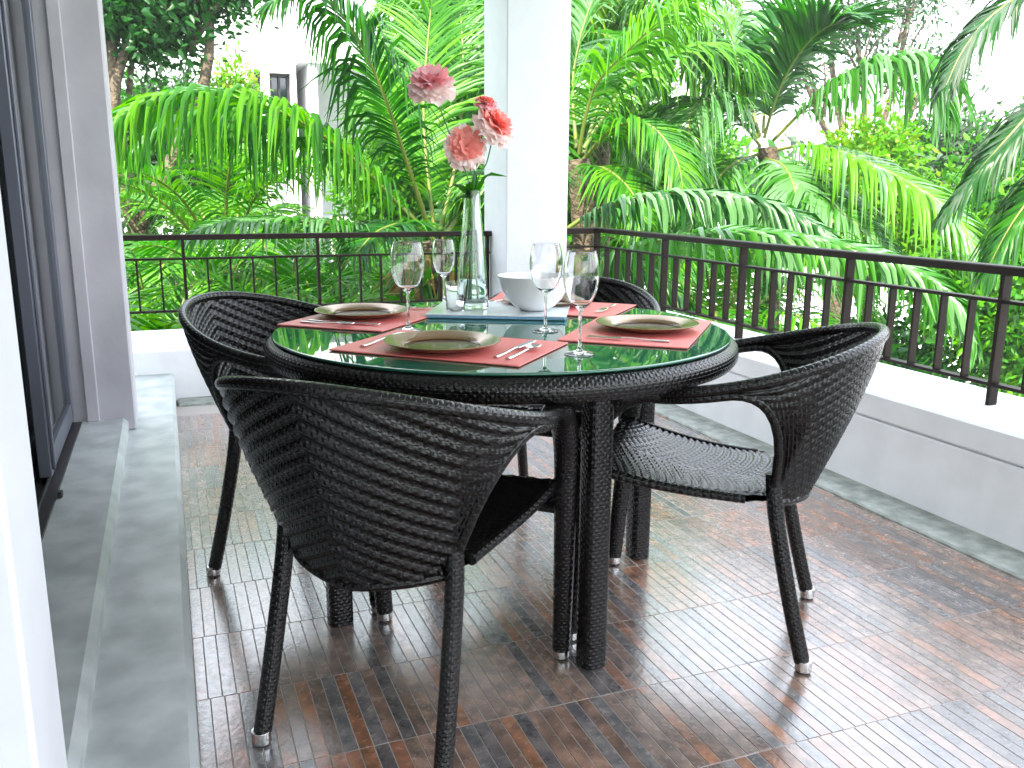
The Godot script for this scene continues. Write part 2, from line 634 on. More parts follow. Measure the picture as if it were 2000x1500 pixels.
func make_chair() -> Node3D:
	var o := thing("rattan_chair", "dark woven rattan armchair nearest the camera, its ribbed back turned to us", "chair", Vector3.ZERO, 0.0, "dark rattan armchairs around the glass table")
	var shell := MB.new()
	var ni := 120
	var nj := 84
	for side in [1.0, -1.0]:
		var rows := []
		var uvs := []
		for j in nj + 1:
			var v := float(j) / nj
			var r := PackedVector3Array()
			var u := PackedVector2Array()
			for i in ni + 1:
				var a := lerpf(-SHELL_MOST, SHELL_MOST, float(i) / ni)
				var p := shell_point(a, v, 0.0)
				var s := a * lerpf(0.235, 0.32, v)
				var k := p.y + 0.50 * absf(s)
				var rib := cos(TAU * k / 0.031)
				var edge := (1.0 - pow(absf(a) / SHELL_MOST, 3.0)) * (1.0 - 0.7 * sstep(0.9, 1.0, v))
				r.append(shell_point(a, v, side * 0.0055 + 0.0034 * rib * edge))
				u.append(Vector2(s / 0.036, k / 0.031))
			rows.append(r)
			uvs.append(u)
		shell.grid(rows, uvs, false, side > 0.0)
	part(o, "backrest", shell, M.weave)
	# the rounded rim, its arms, and the roll along the lower edge of the shell
	var rim := MB.new()
	var path := []
	for i in 61:
		path.append(rim_point(lerpf(-SHELL_MOST, SHELL_MOST, i / 60.0)))
	rim.tube(path, [0.0130], 12)
	part(o, "rim", rim, M.weave)
	var lowroll := MB.new()
	path = []
	for i in 61:
		path.append(shell_point(lerpf(-SHELL_MOST, SHELL_MOST, i / 60.0), 0.0, 0.0))
	lowroll.tube(path, [0.011], 10)
	part(o, "lower_edge", lowroll, M.weave)
	# front legs run up into the arms
	for s in [-1.0, 1.0]:
		var e := rim_point(SHELL_MOST * s)
		var leg := MB.new()
		var pts := smooth_path([e + Vector3(0, -0.004, 0.03), e + Vector3(-0.004 * s, -0.006, -0.045), Vector3(0.268 * s, 0.618, -0.185), Vector3(0.261 * s, 0.545, -0.232), Vector3(0.256 * s, 0.42, -0.250), Vector3(0.249 * s, 0.20, -0.266), Vector3(0.243 * s, 0.026, -0.278)], 34)
		leg.tube(pts, [0.0135, 0.0165, 0.0195, 0.0225, 0.025, 0.027, 0.0285, 0.0295, 0.030, 0.0302, 0.0302, 0.030, 0.0298, 0.0296, 0.0293, 0.029, 0.0287, 0.0283, 0.028, 0.0276, 0.0272, 0.0268, 0.0264, 0.026, 0.0255, 0.025, 0.0246, 0.0242, 0.0238, 0.0234, 0.023, 0.0226, 0.0222, 0.022], 14, 0.034, 1.0)
		var l := part(o, "front_leg", leg, M.weave)
		foot(l, Vector3(0.243 * s, 0.0, -0.278))
	for s in [-1.0, 1.0]:
		var leg := MB.new()
		leg.tube(smooth_path([Vector3(0.186 * s, 0.47, 0.178), Vector3(0.191 * s, 0.37, 0.190), Vector3(0.198 * s, 0.18, 0.232), Vector3(0.203 * s, 0.026, 0.272)], 22), [0.0185], 14, 0.030)
		var l := part(o, "rear_leg", leg, M.weave)
		foot(l, Vector3(0.2035 * s, 0.0, 0.276))
	# seat: a padded weave that rolls over at the front
	var seat := MB.new()
	for side in [1.0, -1.0]:
		var rows := []
		var uvs := []
		for j in 61:
			var t := j / 60.0
			var r := PackedVector3Array()
			var u := PackedVector2Array()
			for i in 49:
				var x := i / 24.0 - 1.0
				var zr := 0.05 + 0.178 * sqrt(maxf(0.0, 1.0 - pow(0.92 * x, 2.0)))
				var hw := lerpf(0.193, 0.236, smoothstep(0.0, 1.0, t))
				var q := minf(t / 0.86, 1.0)
				var z := lerpf(zr, -0.235, q)
				var y := lerpf(0.398, 0.446, q * q) - 0.016 * sin(PI * q) * (1.0 - x * x) + 0.006 * x * x
				var nrm := Vector3.UP
				if t > 0.86:
					var a := (t - 0.86) / 0.14 * 2.0
					z = -0.235 - 0.042 * sin(a)
					y = y - 0.042 + 0.042 * cos(a)
					nrm = Vector3(0, cos(a), -sin(a))
				var k := t * 0.48 + 0.5 * absf(x) * 0.21
				var p = Vector3(x * hw, y, z) + nrm * (side * 0.007 + 0.0026 * cos(TAU * k / 0.020))
				r.append(p)
				u.append(Vector2(x * 0.21 / 0.036, k / 0.034))
			rows.append(r)
			uvs.append(u)
		seat.grid(rows, uvs, false, side > 0.0)
	part(o, "seat", seat, M.weave_seat)
	var edges := MB.new()
	for s in [-1.0, 1.0]:
		var pts := []
		for j in 31:
			var t := j / 30.0
			var q := minf(t / 0.86, 1.0)
			var z := lerpf(0.05 + 0.178 * sqrt(1.0 - 0.8464), -0.235, q)
			var y := lerpf(0.398, 0.446, q * q) + 0.006
			if t > 0.86:
				var a := (t - 0.86) / 0.14 * 2.0
				z = -0.235 - 0.042 * sin(a)
				y = y - 0.042 + 0.042 * cos(a)
			pts.append(Vector3(s * lerpf(0.193, 0.236, smoothstep(0.0, 1.0, t)), y, z))
		edges.tube(pts, [0.0115], 10)
	part(o, "seat_edge", edges, M.weave)
	var bars := MB.new()
	bars.tube([Vector3(-0.246, 0.385, -0.258), Vector3(0, 0.383, -0.262), Vector3(0.246, 0.385, -0.258)], [0.0125], 10)
	part(o, "seat_frame", bars, M.weave)
	return o


func foot(leg: Node3D, at: Vector3) -> void:
	var b := MB.new()
	b.lathe([Vector2(0.0, 0.005), Vector2(0.0185, 0.005), Vector2(0.0195, 0.006), Vector2(0.0195, 0.030), Vector2(0.0185, 0.031), Vector2(0.0, 0.031)], 20, Vector2.ONE, at)
	part(leg, "metal_foot", b, M.chrome)
	var g := MB.new()
	g.lathe([Vector2(0.0, 0.0), Vector2(0.016, 0.0), Vector2(0.0165, 0.001), Vector2(0.0165, 0.0045), Vector2(0.0, 0.0045)], 16, Vector2.ONE, at)
	part(leg, "glide", g, M.rubber)


func make_table(at: Vector3) -> void:
	var o := thing("dining_table", "round dark rattan dining table with a green tinted glass top", "table", at, deg_to_rad(6.5))
	var rim := MB.new()
	rim.lathe([Vector2(0.560, 0.675), Vector2(0.588, 0.673), Vector2(0.602, 0.678), Vector2(0.610, 0.689), Vector2(0.612, 0.702), Vector2(0.609, 0.716), Vector2(0.601, 0.726), Vector2(0.590, 0.7325), Vector2(0.560, 0.7325)], 120)
	rim.lathe([Vector2(0.560, 0.7325), Vector2(0.556, 0.728), Vector2(0.556, 0.679), Vector2(0.560, 0.675)], 96)
	part(o, "apron", rim, M.weave)
	var top := MB.new()
	top.lathe([Vector2(0.0, 0.700), Vector2(0.556, 0.700), Vector2(0.556, 0.722), Vector2(0.0, 0.722)], 72)
	part(o, "woven_top", top, M.weave_under)
	var g := MB.new()
	g.lathe([Vector2(0.0, 0.7335), Vector2(0.589, 0.7335), Vector2(0.5905, 0.735), Vector2(0.591, 0.737), Vector2(0.5905, 0.739), Vector2(0.589, 0.740), Vector2(0.584, 0.740), Vector2(0.0, 0.740)], 128)
	part(o, "glass_top", g, M.table_glass)
	for k in 4:
		var a := TAU * k / 4.0
		var p := Vector3(sin(a) * 0.468, 0, cos(a) * 0.468)
		var b := MB.new()
		var rows := []
		var uvs := []
		for i in 25:
			var y := lerpf(0.003, 0.676, i / 24.0)
			var r := PackedVector3Array()
			var u := PackedVector2Array()
			for j in 33:
				var t := TAU * j / 32.0
				var q := pow(pow(absf(cos(t)), 4.0) + pow(absf(sin(t)), 4.0), -0.25)
				r.append(p + Vector3(sin(t), 0, cos(t)).rotated(Vector3.UP, a) * 0.0305 * q + Vector3.UP * y)
				u.append(Vector2(6.0 * j / 32.0, y / 0.036))
			rows.append(r)
			uvs.append(u)
		b.grid(rows, uvs, true, false)
		b.disc(p + Vector3.UP * 0.003, Vector3.DOWN, rows[0])
		part(o, "leg", b, M.weave)
	var cross := MB.new()
	for k in 2:
		var d := Vector3(sin(k * PI / 2), 0, cos(k * PI / 2)) * 0.55
		cross.tube([-d + Vector3.UP * (0.688 + 0.001 * k), Vector3.UP * (0.688 + 0.001 * k), d + Vector3.UP * (0.688 + 0.001 * k)], [0.012], 10)
	part(o, "under_frame", cross, M.weave)


func wine_glass(label: String, at: Vector3, h: float, r: float) -> void:
	var o := thing("wine_glass", label, "wine glass", at, 0.0, "stemmed wine glasses on the table")
	var k := h / 0.225
	var q := r / 0.04
	var outer := []
	var pr := [[0.000, 0.0005], [0.033, 0.0005], [0.0345, 0.0015], [0.033, 0.0028], [0.020, 0.0045], [0.0085, 0.008], [0.0045, 0.016], [0.0036, 0.035], [0.0034, 0.070], [0.0040, 0.092], [0.0070, 0.100], [0.0150, 0.106]]
	for p in pr:
		outer.append(Vector2(p[0], p[1] * k))
	for i in 15:
		var t := i / 14.0
		var rr := 0.0400 * sin(lerpf(0.50, 2.20, pow(t, 0.82))) / sin(1.57)
		outer.append(Vector2(rr * q, lerpf(0.109, 0.225, t) * k))
	var stem := MB.new()
	stem.lathe(outer.slice(0, 10) + [Vector2(0.0045, 0.0945 * k), Vector2(0.0, 0.0945 * k)], 32, Vector2.ONE)
	part(o, "stem", stem, M.glass)
	var bowl := [Vector2(0.0, 0.0947 * k)] + [Vector2(0.0042, 0.0947 * k)] + outer.slice(10)
	var top: Vector2 = bowl[-1]
	bowl.append(top + Vector2(-0.0004, 0.0005))
	for i in range(outer.size() - 1, 11, -1):
		var p: Vector2 = outer[i]
		bowl.append(p + Vector2(-0.0013, 0.0))
	bowl.append(Vector2(0.008, 0.1062 * k))
	bowl.append(Vector2(0.0, 0.1045 * k))
	var b := MB.new()
	b.lathe(bowl, 40, Vector2.ONE)
	part(o, "bowl", b, M.glass)


func plate(label: String, at: Vector3) -> void:
	var o := thing("charger_plate", label, "plate", at, rng.randf() * TAU, "brown plates with broad pale rims")
	var b := MB.new()
	b.lathe([Vector2(0.080, 0.006), Vector2(0.088, 0.0035), Vector2(0.100, 0.007), Vector2(0.128, 0.0165), Vector2(0.1325, 0.0185), Vector2(0.1335, 0.0200), Vector2(0.1325, 0.0210), Vector2(0.128, 0.0205), Vector2(0.100, 0.0135), Vector2(0.092, 0.0105), Vector2(0.087, 0.0075)], 64, Vector2.ONE)
	part(o, "rim", b, M.plate_rim)
	var w := MB.new()
	w.lathe([Vector2(0.0, 0.0005), Vector2(0.078, 0.0005), Vector2(0.083, 0.002), Vector2(0.088, 0.0076), Vector2(0.0862, 0.0079), Vector2(0.081, 0.0052), Vector2(0.074, 0.0042), Vector2(0.0, 0.0040)], 64, Vector2.ONE)
	part(o, "well", w, M.plate_well)


func placemat(label: String, at: Vector3, turn: float, curl: float) -> void:
	var b := MB.new()
	var xf := Transform3D(Basis(Vector3.UP, turn), at)
	for side in [1.0, -1.0]:
		var rows := []
		var uvs := []
		for j in 19:
			var r := PackedVector3Array()
			var u := PackedVector2Array()
			for i in 25:
				var x := (i / 24.0 - 0.5) * 0.46
				var z := (j / 18.0 - 0.5) * 0.31
				var lift := curl * pow(clampf((x / 0.23 + z / 0.155 - 1.0), 0.0, 1.0), 2.0)
				var wave := 0.0006 * (1.0 + sin(x * 31.0 + at.x * 9.0) * cos(z * 27.0))
				r.append(xf * Vector3(x, 0.0022 + side * 0.0011 + lift + wave, z))
				u.append(Vector2(i / 24.0, j / 18.0))
			rows.append(r)
			uvs.append(u)
		b.grid(rows, uvs, false, side > 0.0)
	for e in [[-0.23, true], [0.23, true], [-0.155, false], [0.155, false]]:
		var pts := []
		for i in 13:
			var f := i / 12.0 - 0.5
			var x: float = e[0] if e[1] else f * 0.46
			var z: float = f * 0.31 if e[1] else e[0]
			var lift := curl * pow(clampf((x / 0.23 + z / 0.155 - 1.0), 0.0, 1.0), 2.0)
			pts.append(xf * Vector3(x, 0.0024 + lift, z))
		b.tube(pts, [0.0019], 6, 0.01)
	solo("placemat", b, M.mat_red, label, "placemat", "red woven placemats")


func cutlery(what: String, label: String, at: Vector3, turn: float) -> void:
	var o := thing(what, label, what, at, turn, "steel cutlery on the placemats")
	var h := MB.new()
	h.tube(smooth_path([Vector3(0, 0.003, 0.095), Vector3(0, 0.0032, 0.05), Vector3(0, 0.006, 0.0), Vector3(0, 0.006, -0.02)], 14), [0.0062, 0.0066, 0.0062, 0.0055, 0.0048, 0.004, 0.0036, 0.0034, 0.0032, 0.0031, 0.003, 0.003, 0.003, 0.0032], 10, 0.1, 0.42)
	part(o, "handle", h, M.steel)
	var b := MB.new()
	if what == "fork":
		b.box(Vector3(-0.0105, 0.0042, -0.062), Vector3(0.0105, 0.006, -0.018), 0.0008)
		for k in 4:
			b.box(Vector3(-0.0105 + k * 0.0060, 0.0044, -0.105), Vector3(-0.0075 + k * 0.0060, 0.0058, -0.0615), 0.0005)
		part(o, "tines", b, M.steel)
	elif what == "knife":
		b.box(Vector3(-0.0085, 0.0046, -0.122), Vector3(0.0075, 0.0062, -0.018), 0.0008)
		part(o, "blade", b, M.steel)
	else:
		var rows := []
		var uvs := []
		for i in 9:
			var r := PackedVector3Array()
			var u := PackedVector2Array()
			for j in 25:
				var a := TAU * (j % 24) / 24.0
				var f := i / 8.0
				r.append(Vector3(cos(a) * 0.017 * f, 0.0025 + 0.0065 * f * f, -0.045 + sin(a) * 0.027 * f))
				u.append(Vector2(f, a))
			rows.append(r)
			uvs.append(u)
		b.grid(rows, uvs, true, true)
		part(o, "scoop", b, M.steel)


func carnation(label: String, at: Vector3, facing: Vector3, size: float, path: Array, outer: String, inner: String) -> void:
	var o := thing("carnation", label, "flower", Vector3.ZERO, 0.0, "pink blooms in the tall vase")
	var s := MB.new()
	s.tube(smooth_path(path, 24), [0.0024, 0.0022, 0.002], 8, 0.05)
	part(o, "stem", s, M.stem)
	var z := facing.normalized()
	var x := z.cross(Vector3.UP if absf(z.y) < 0.9 else Vector3.RIGHT).normalized()
	var bs := Basis(x, z, x.cross(z))
	var layers := [[0.95, 7, 1.0, 1.5], [1.25, 6, 0.96, 1.15], [1.6, 6, 0.85, 0.85], [2.1, 5, 0.75, 0.5], [2.7, 4, 0.62, 0.2]]
	for li in layers.size():
		var l: Array = layers[li]
		var mb := MB.new()
		for k in l[1]:
			var az: float = TAU * (k + rng.randf_range(-0.25, 0.25)) / l[1] + li * 0.7
			var tilt: float = l[3] + rng.randf_range(-0.12, 0.12)
			var ln: float = size * 0.5 * l[2] * rng.randf_range(0.88, 1.1)
			var rows := []
			var uvs := []
			for i in 7:
				var f := i / 6.0
				var r := PackedVector3Array()
				var u := PackedVector2Array()
				for j in 11:
					var g := j / 5.0 - 1.0
					var half := ln * (0.12 + 0.62 * pow(f, 0.8))
					var ruffle := sin(g * 8.0 + k * 2.1 + li) * 0.13 * ln * f * f + sin(g * 21.0 + k) * 0.03 * ln * f
					var ed := 1.0 - 0.16 * g * g + 0.05 * sin(g * 17.0 + k * 3.0) * f
					var th := tilt + 0.35 * f
					var along := ln * f * ed
					var loc := Vector3(sin(th) * along, cos(th) * along + ruffle * 0.9 + 0.012 * li * size, 0.0)
					loc.z = g * half
					loc.x += ruffle * 0.5 - absf(g) * half * 0.18
					r.append(at + bs * loc.rotated(Vector3.UP, az))
					u.append(Vector2(f, g))
				rows.append(r)
				uvs.append(u)
			mb.grid(rows, uvs)
		part(o, "petals", mb, M[outer] if li < 2 else M[inner])
	var c := MB.new()
	c.tube([at - z * size * 0.20, at - z * size * 0.10, at + z * size * 0.02], [size * 0.045, size * 0.10, size * 0.13], 10, 0.05)
	part(o, "calyx", c, M.stem)


# ---------- the terrace ----------
func tile_materials() -> Array:
	var tones := [[0.215, 0.132, 0.098], [0.265, 0.124, 0.076], [0.125, 0.106, 0.104], [0.225, 0.163, 0.136], [0.285, 0.130, 0.070], [0.175, 0.112, 0.088], [0.170, 0.152, 0.148], [0.250, 0.165, 0.125]]
	var out := []
	var rough := noise_tex(0.02, 77, Color(0.55, 0.55, 0.55), Color(1, 1, 1), 5)
	var relief := noise_tex(0.035, 78, Color.BLACK, Color.WHITE, 5)
	for k in tones.size():
		var t: Array = tones[k]
		var m := mat(Color.WHITE, 0.31, 0.0, 1.0)
		m.albedo_texture = noise_tex(0.016, 60 + k, col(t[0] * 0.55, t[1] * 0.58, t[2] * 0.62), col(t[0] * 1.45, t[1] * 1.38, t[2] * 1.35), 6, 256)
		m.roughness_texture = rough
		m.heightmap_enabled = true
		m.heightmap_texture = relief
		m.heightmap_scale = 0.03
		m.uv1_triplanar = true
		m.uv1_world_triplanar = true
		m.uv1_scale = Vector3.ONE * (2.6 + 0.23 * k)
		m.clearcoat_enabled = true
		m.clearcoat = 1.0
		m.clearcoat_roughness = 0.20
		out.append(m)
	return out


func build_floor() -> void:
	var o := thing("floor", "", "", Vector3.ZERO, 0.0, "", "structure")
	tag(o, "terrace floor of narrow brown and slate tile strips")
	part(o, "grout_bed", bx(Vector3(-0.02, -0.25, -4.72), Vector3(2.26, -0.0009, 2.4)), M.grout)
	var mats := tile_materials()
	var shared := {}
	var rest := []
	for k in mats.size():
		rest.append(MB.new())
	var rows := []
	for k in range(-11, 12):
		rows.append(-1.280 + k * 0.293)
	var named := 0
	for z0 in rows:
		var z1 := minf(z0 + 0.2905, 2.4)
		var za := maxf(z0, -4.70)
		if z1 - za < 0.02:
			continue
		var shift := rng.randf_range(-0.012, 0.006)
		for c in 77:
			var x0 := -0.012 + shift + c * 0.0300
			var x1 := minf(x0 + 0.0279, 2.238)
			x0 = maxf(x0, -0.010)
			if x1 - x0 < 0.006:
				continue
			var tone := int(pow(rng.randf(), 1.0) * 8.0) % 8
			if rng.randf() < 0.3:
				tone = (int(c / 9.0) * 3 + int(z0 * 4.0)) & 7
			var drop := rng.randf_range(-0.0004, 0.0004)
			var near: bool = z0 > -2.17 and z0 < -1.0 and x0 > (0.30 if z0 > -1.2 else -1.0) and x1 - x0 > 0.027 and z1 - za > 0.28
			if near and named < 300:
				named += 1
				if not shared.has(tone):
					shared[tone] = bx(Vector3(-0.01395, -0.008, -0.14525), Vector3(0.01395, 0.0, 0.14525), 0.0005).put(ArrayMesh.new(), mats[tone])
				var t := part_mesh(o, "tile", shared[tone])
				t.position = Vector3((x0 + x1) * 0.5, drop, (za + z1) * 0.5)
			else:
				rest[tone].box(Vector3(x0, -0.008, za), Vector3(x1, drop, z1), 0.0005)
	var mesh := ArrayMesh.new()
	for k in mats.size():
		rest[k].put(mesh, mats[k])
	part_mesh(o, "tiles_beyond", mesh).set_meta("kind", "stuff")


func railing(label: String, from: Vector3, to: Vector3, posts: Array, ys: Array, foot_y: float, per_bay: int, pitch: float) -> void:
	# posts: distances along the run; ys: bottom, middle and top rail heights
	var o := thing("railing", label, "railing", from, atan2(-(to - from).z, (to - from).x))
	var n := (to - from).length()
	part(o, "top_rail", bx(Vector3(-0.03, ys[2] - 0.030, -0.030), Vector3(n + 0.03, ys[2], 0.030), 0.004), M.rail)
	part(o, "middle_rail", bx(Vector3(0, ys[1] - 0.012, -0.020), Vector3(n, ys[1], 0.020), 0.002), M.rail)
	part(o, "bottom_rail", bx(Vector3(0, ys[0] - 0.012, -0.020), Vector3(n, ys[0], 0.020), 0.002), M.rail)
	for p in posts:
		part(o, "post", bx(Vector3(p - 0.008, foot_y, -0.021), Vector3(p + 0.008, ys[2] - 0.030, 0.021), 0.002), M.rail)
	var x := pitch * 0.5
	var at := 0.0
	var marks: Array = posts.duplicate()
	for i in marks.size() - 1:
		var gap: float = marks[i + 1] - marks[i]
		for k in per_bay:
			at = marks[i] + gap * (k + 1) / (per_bay + 1)
			part(o, "baluster", bx(Vector3(at - 0.005, ys[0], -0.0165), Vector3(at + 0.005, ys[1] - 0.012, 0.0165), 0.001), M.rail)


func build_terrace() -> void:
	build_floor()
	# concrete strips, steps
	solo("kerb", bx(Vector3(2.240, -0.25, -4.70), Vector3(2.41, 0.012, 2.4), 0.006), M.kerb, "mossy concrete strip between the tiles and the right parapet", "", "", "structure")
	solo("kerb", bx(Vector3(-0.0, -0.25, -4.86), Vector3(2.41, 0.014, -4.702), 0.006), M.kerb, "grey concrete strip along the foot of the back parapet", "", "", "structure")
	solo("lower_step", bx(Vector3(-1.2, -0.25, -4.86), Vector3(-0.012, 0.15, 2.4), 0.014), M.concrete, "lower worn concrete step beside the tiled floor", "", "", "structure")
	solo("upper_step", bx(Vector3(-1.1, 0.10, -4.0), Vector3(-0.192, 0.202, 2.4), 0.016), M.concrete, "upper concrete step in front of the sliding door", "", "", "structure")
	# parapets
	var back := thing("parapet_wall", "low white parapet under the back railing", "wall")
	part(back, "wall", bx(Vector3(-0.75, -3.0, -5.55), Vector3(2.40, 0.277, -4.845), 0.012), M.white_wall)
	var side := thing("parapet_wall", "low white parapet under the right railing with a groove along its inner face", "wall")
	part(side, "wall", bx(Vector3(2.405, -3.0, -5.552), Vector3(2.86, 0.268, 2.4), 0.004), M.white_wall)
	part(side, "coping", bx(Vector3(2.400, 0.272, -5.556), Vector3(2.865, 0.372, 2.4), 0.010), M.white_wall)
	railing("brown metal railing along the back, running from the house corner to the square column", Vector3(-0.75, 0, -5.28), Vector3(1.895, 0, -5.28), [0.10, 0.835, 1.575, 2.32, 2.63], [0.425, 0.715, 0.842], 0.277, 5, 0.12)
	railing("brown metal railing on the right parapet, broad dark bars in front of drooping palm leaves", Vector3(2.65, 0, -5.28), Vector3(2.65, 0, 1.55), [0.0, 0.86, 1.605, 2.344, 3.089, 3.834, 4.579, 5.324, 6.069, 6.80], [0.452, 0.741, 0.856], 0.372, 5, 0.124)
	var stub := thing("railing", "short end of railing between the square column and the corner post", "railing")
	part(stub, "top_rail", bx(Vector3(2.305, 0.818, -5.313), Vector3(2.615, 0.854, -5.247), 0.004), M.rail)
	part(stub, "middle_rail", bx(Vector3(2.305, 0.727, -5.30), Vector3(2.630, 0.739, -5.26), 0.002), M.rail)
	part(stub, "bottom_rail", bx(Vector3(2.305, 0.440, -5.30), Vector3(2.630, 0.450, -5.26), 0.002), M.rail)
	# column and roof
	var c := thing("column", "square white column between the two railings", "column")
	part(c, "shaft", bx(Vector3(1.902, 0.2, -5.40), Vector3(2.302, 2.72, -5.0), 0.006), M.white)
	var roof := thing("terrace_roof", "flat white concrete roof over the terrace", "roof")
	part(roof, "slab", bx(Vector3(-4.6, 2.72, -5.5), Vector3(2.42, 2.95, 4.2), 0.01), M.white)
	# the house on the left
	var h := thing("terrace_house", "white house wall on the left with pilasters and a sliding glass door", "house")
	var p := MB.new()
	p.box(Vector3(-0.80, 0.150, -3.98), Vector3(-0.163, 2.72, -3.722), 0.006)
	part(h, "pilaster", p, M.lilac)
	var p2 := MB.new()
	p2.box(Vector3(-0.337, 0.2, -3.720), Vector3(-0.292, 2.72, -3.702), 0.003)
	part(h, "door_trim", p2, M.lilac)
	part(h, "pilaster", bx(Vector3(-0.85, 0.150, -1.165), Vector3(-0.170, 2.72, -0.968), 0.006), M.white)
	part(h, "wall", bx(Vector3(-0.85, 0.15, -0.968), Vector3(-0.50, 2.72, 2.4)), M.white_wall)
	part(h, "lintel", bx(Vector3(-0.75, 2.25, -3.722), Vector3(-0.34, 2.72, -1.165)), M.white_wall)
	part(h, "back_wall", bx(Vector3(-4.5, -3.0, -3.98), Vector3(-0.802, 2.72, -3.76)), M.white_wall)
	part(h, "inner_wall", bx(Vector3(-4.5, 0.0, -3.76), Vector3(-4.3, 2.72, 2.4)), M.dark_room)
	part(h, "inner_wall", bx(Vector3(-4.3, 0.0, -3.758), Vector3(-0.805, 2.72, -3.70)), M.dark_room)
	part(h, "inner_wall", bx(Vector3(-4.3, 0.0, 2.2), Vector3(-0.852, 2.72, 2.4)), M.dark_room)
	part(h, "inner_floor", bx(Vector3(-4.3, -0.1, -3.70), Vector3(-0.50, 0.19, 2.2)), M.room_floor)
	part(h, "base_wall", bx(Vector3(-4.5, -3.0, -3.76), Vector3(-1.2, -0.1, 2.4)), M.white_wall)
	# track and leaves of the sliding door
	var tr := MB.new()
	tr.box(Vector3(-0.50, 0.17, -3.70), Vector3(-0.355, 0.206, -1.165), 0.003)
	for k in 3:
		tr.box(Vector3(-0.485 + k * 0.045, 0.206, -3.70), Vector3(-0.478 + k * 0.045, 0.219, -1.165), 0.001)
	part(h, "door_track", tr, M.frame_dark)
	for k in 2:
		var x := -0.380 - 0.070 * k
		var d := MB.new()
		d.box(Vector3(x - 0.036, 0.221, -3.0), Vector3(x, 2.25, -2.935), 0.003)
		d.box(Vector3(x - 0.036, 0.221, -3.70), Vector3(x, 2.25, -3.655), 0.003)
		d.box(Vector3(x - 0.034, 0.221, -3.655), Vector3(x - 0.002, 0.29, -3.0), 0.003)
		var leaf := part(h, "door_leaf", d, M.frame if k else M.frame_light)
		var g := MB.new()
		g.box(Vector3(x - 0.021, 0.29, -3.655), Vector3(x - 0.015, 2.25, -3.0))
		part(leaf, "pane", g, M.pane)
		var lip := MB.new()
		lip.box(Vector3(x + 0.001, 0.24, -2.965), Vector3(x + 0.010, 2.25, -2.950), 0.002)
		part(leaf, "handle_strip", lip, M.frame_light)
	for z in [-2.80, -2.12]:
		var k := MB.new()
		k.box(Vector3(-0.352, 0.203, z), Vector3(-0.338, 0.222, z + 0.03), 0.003)
		part(h, "track_clip", k, M.frame_dark)


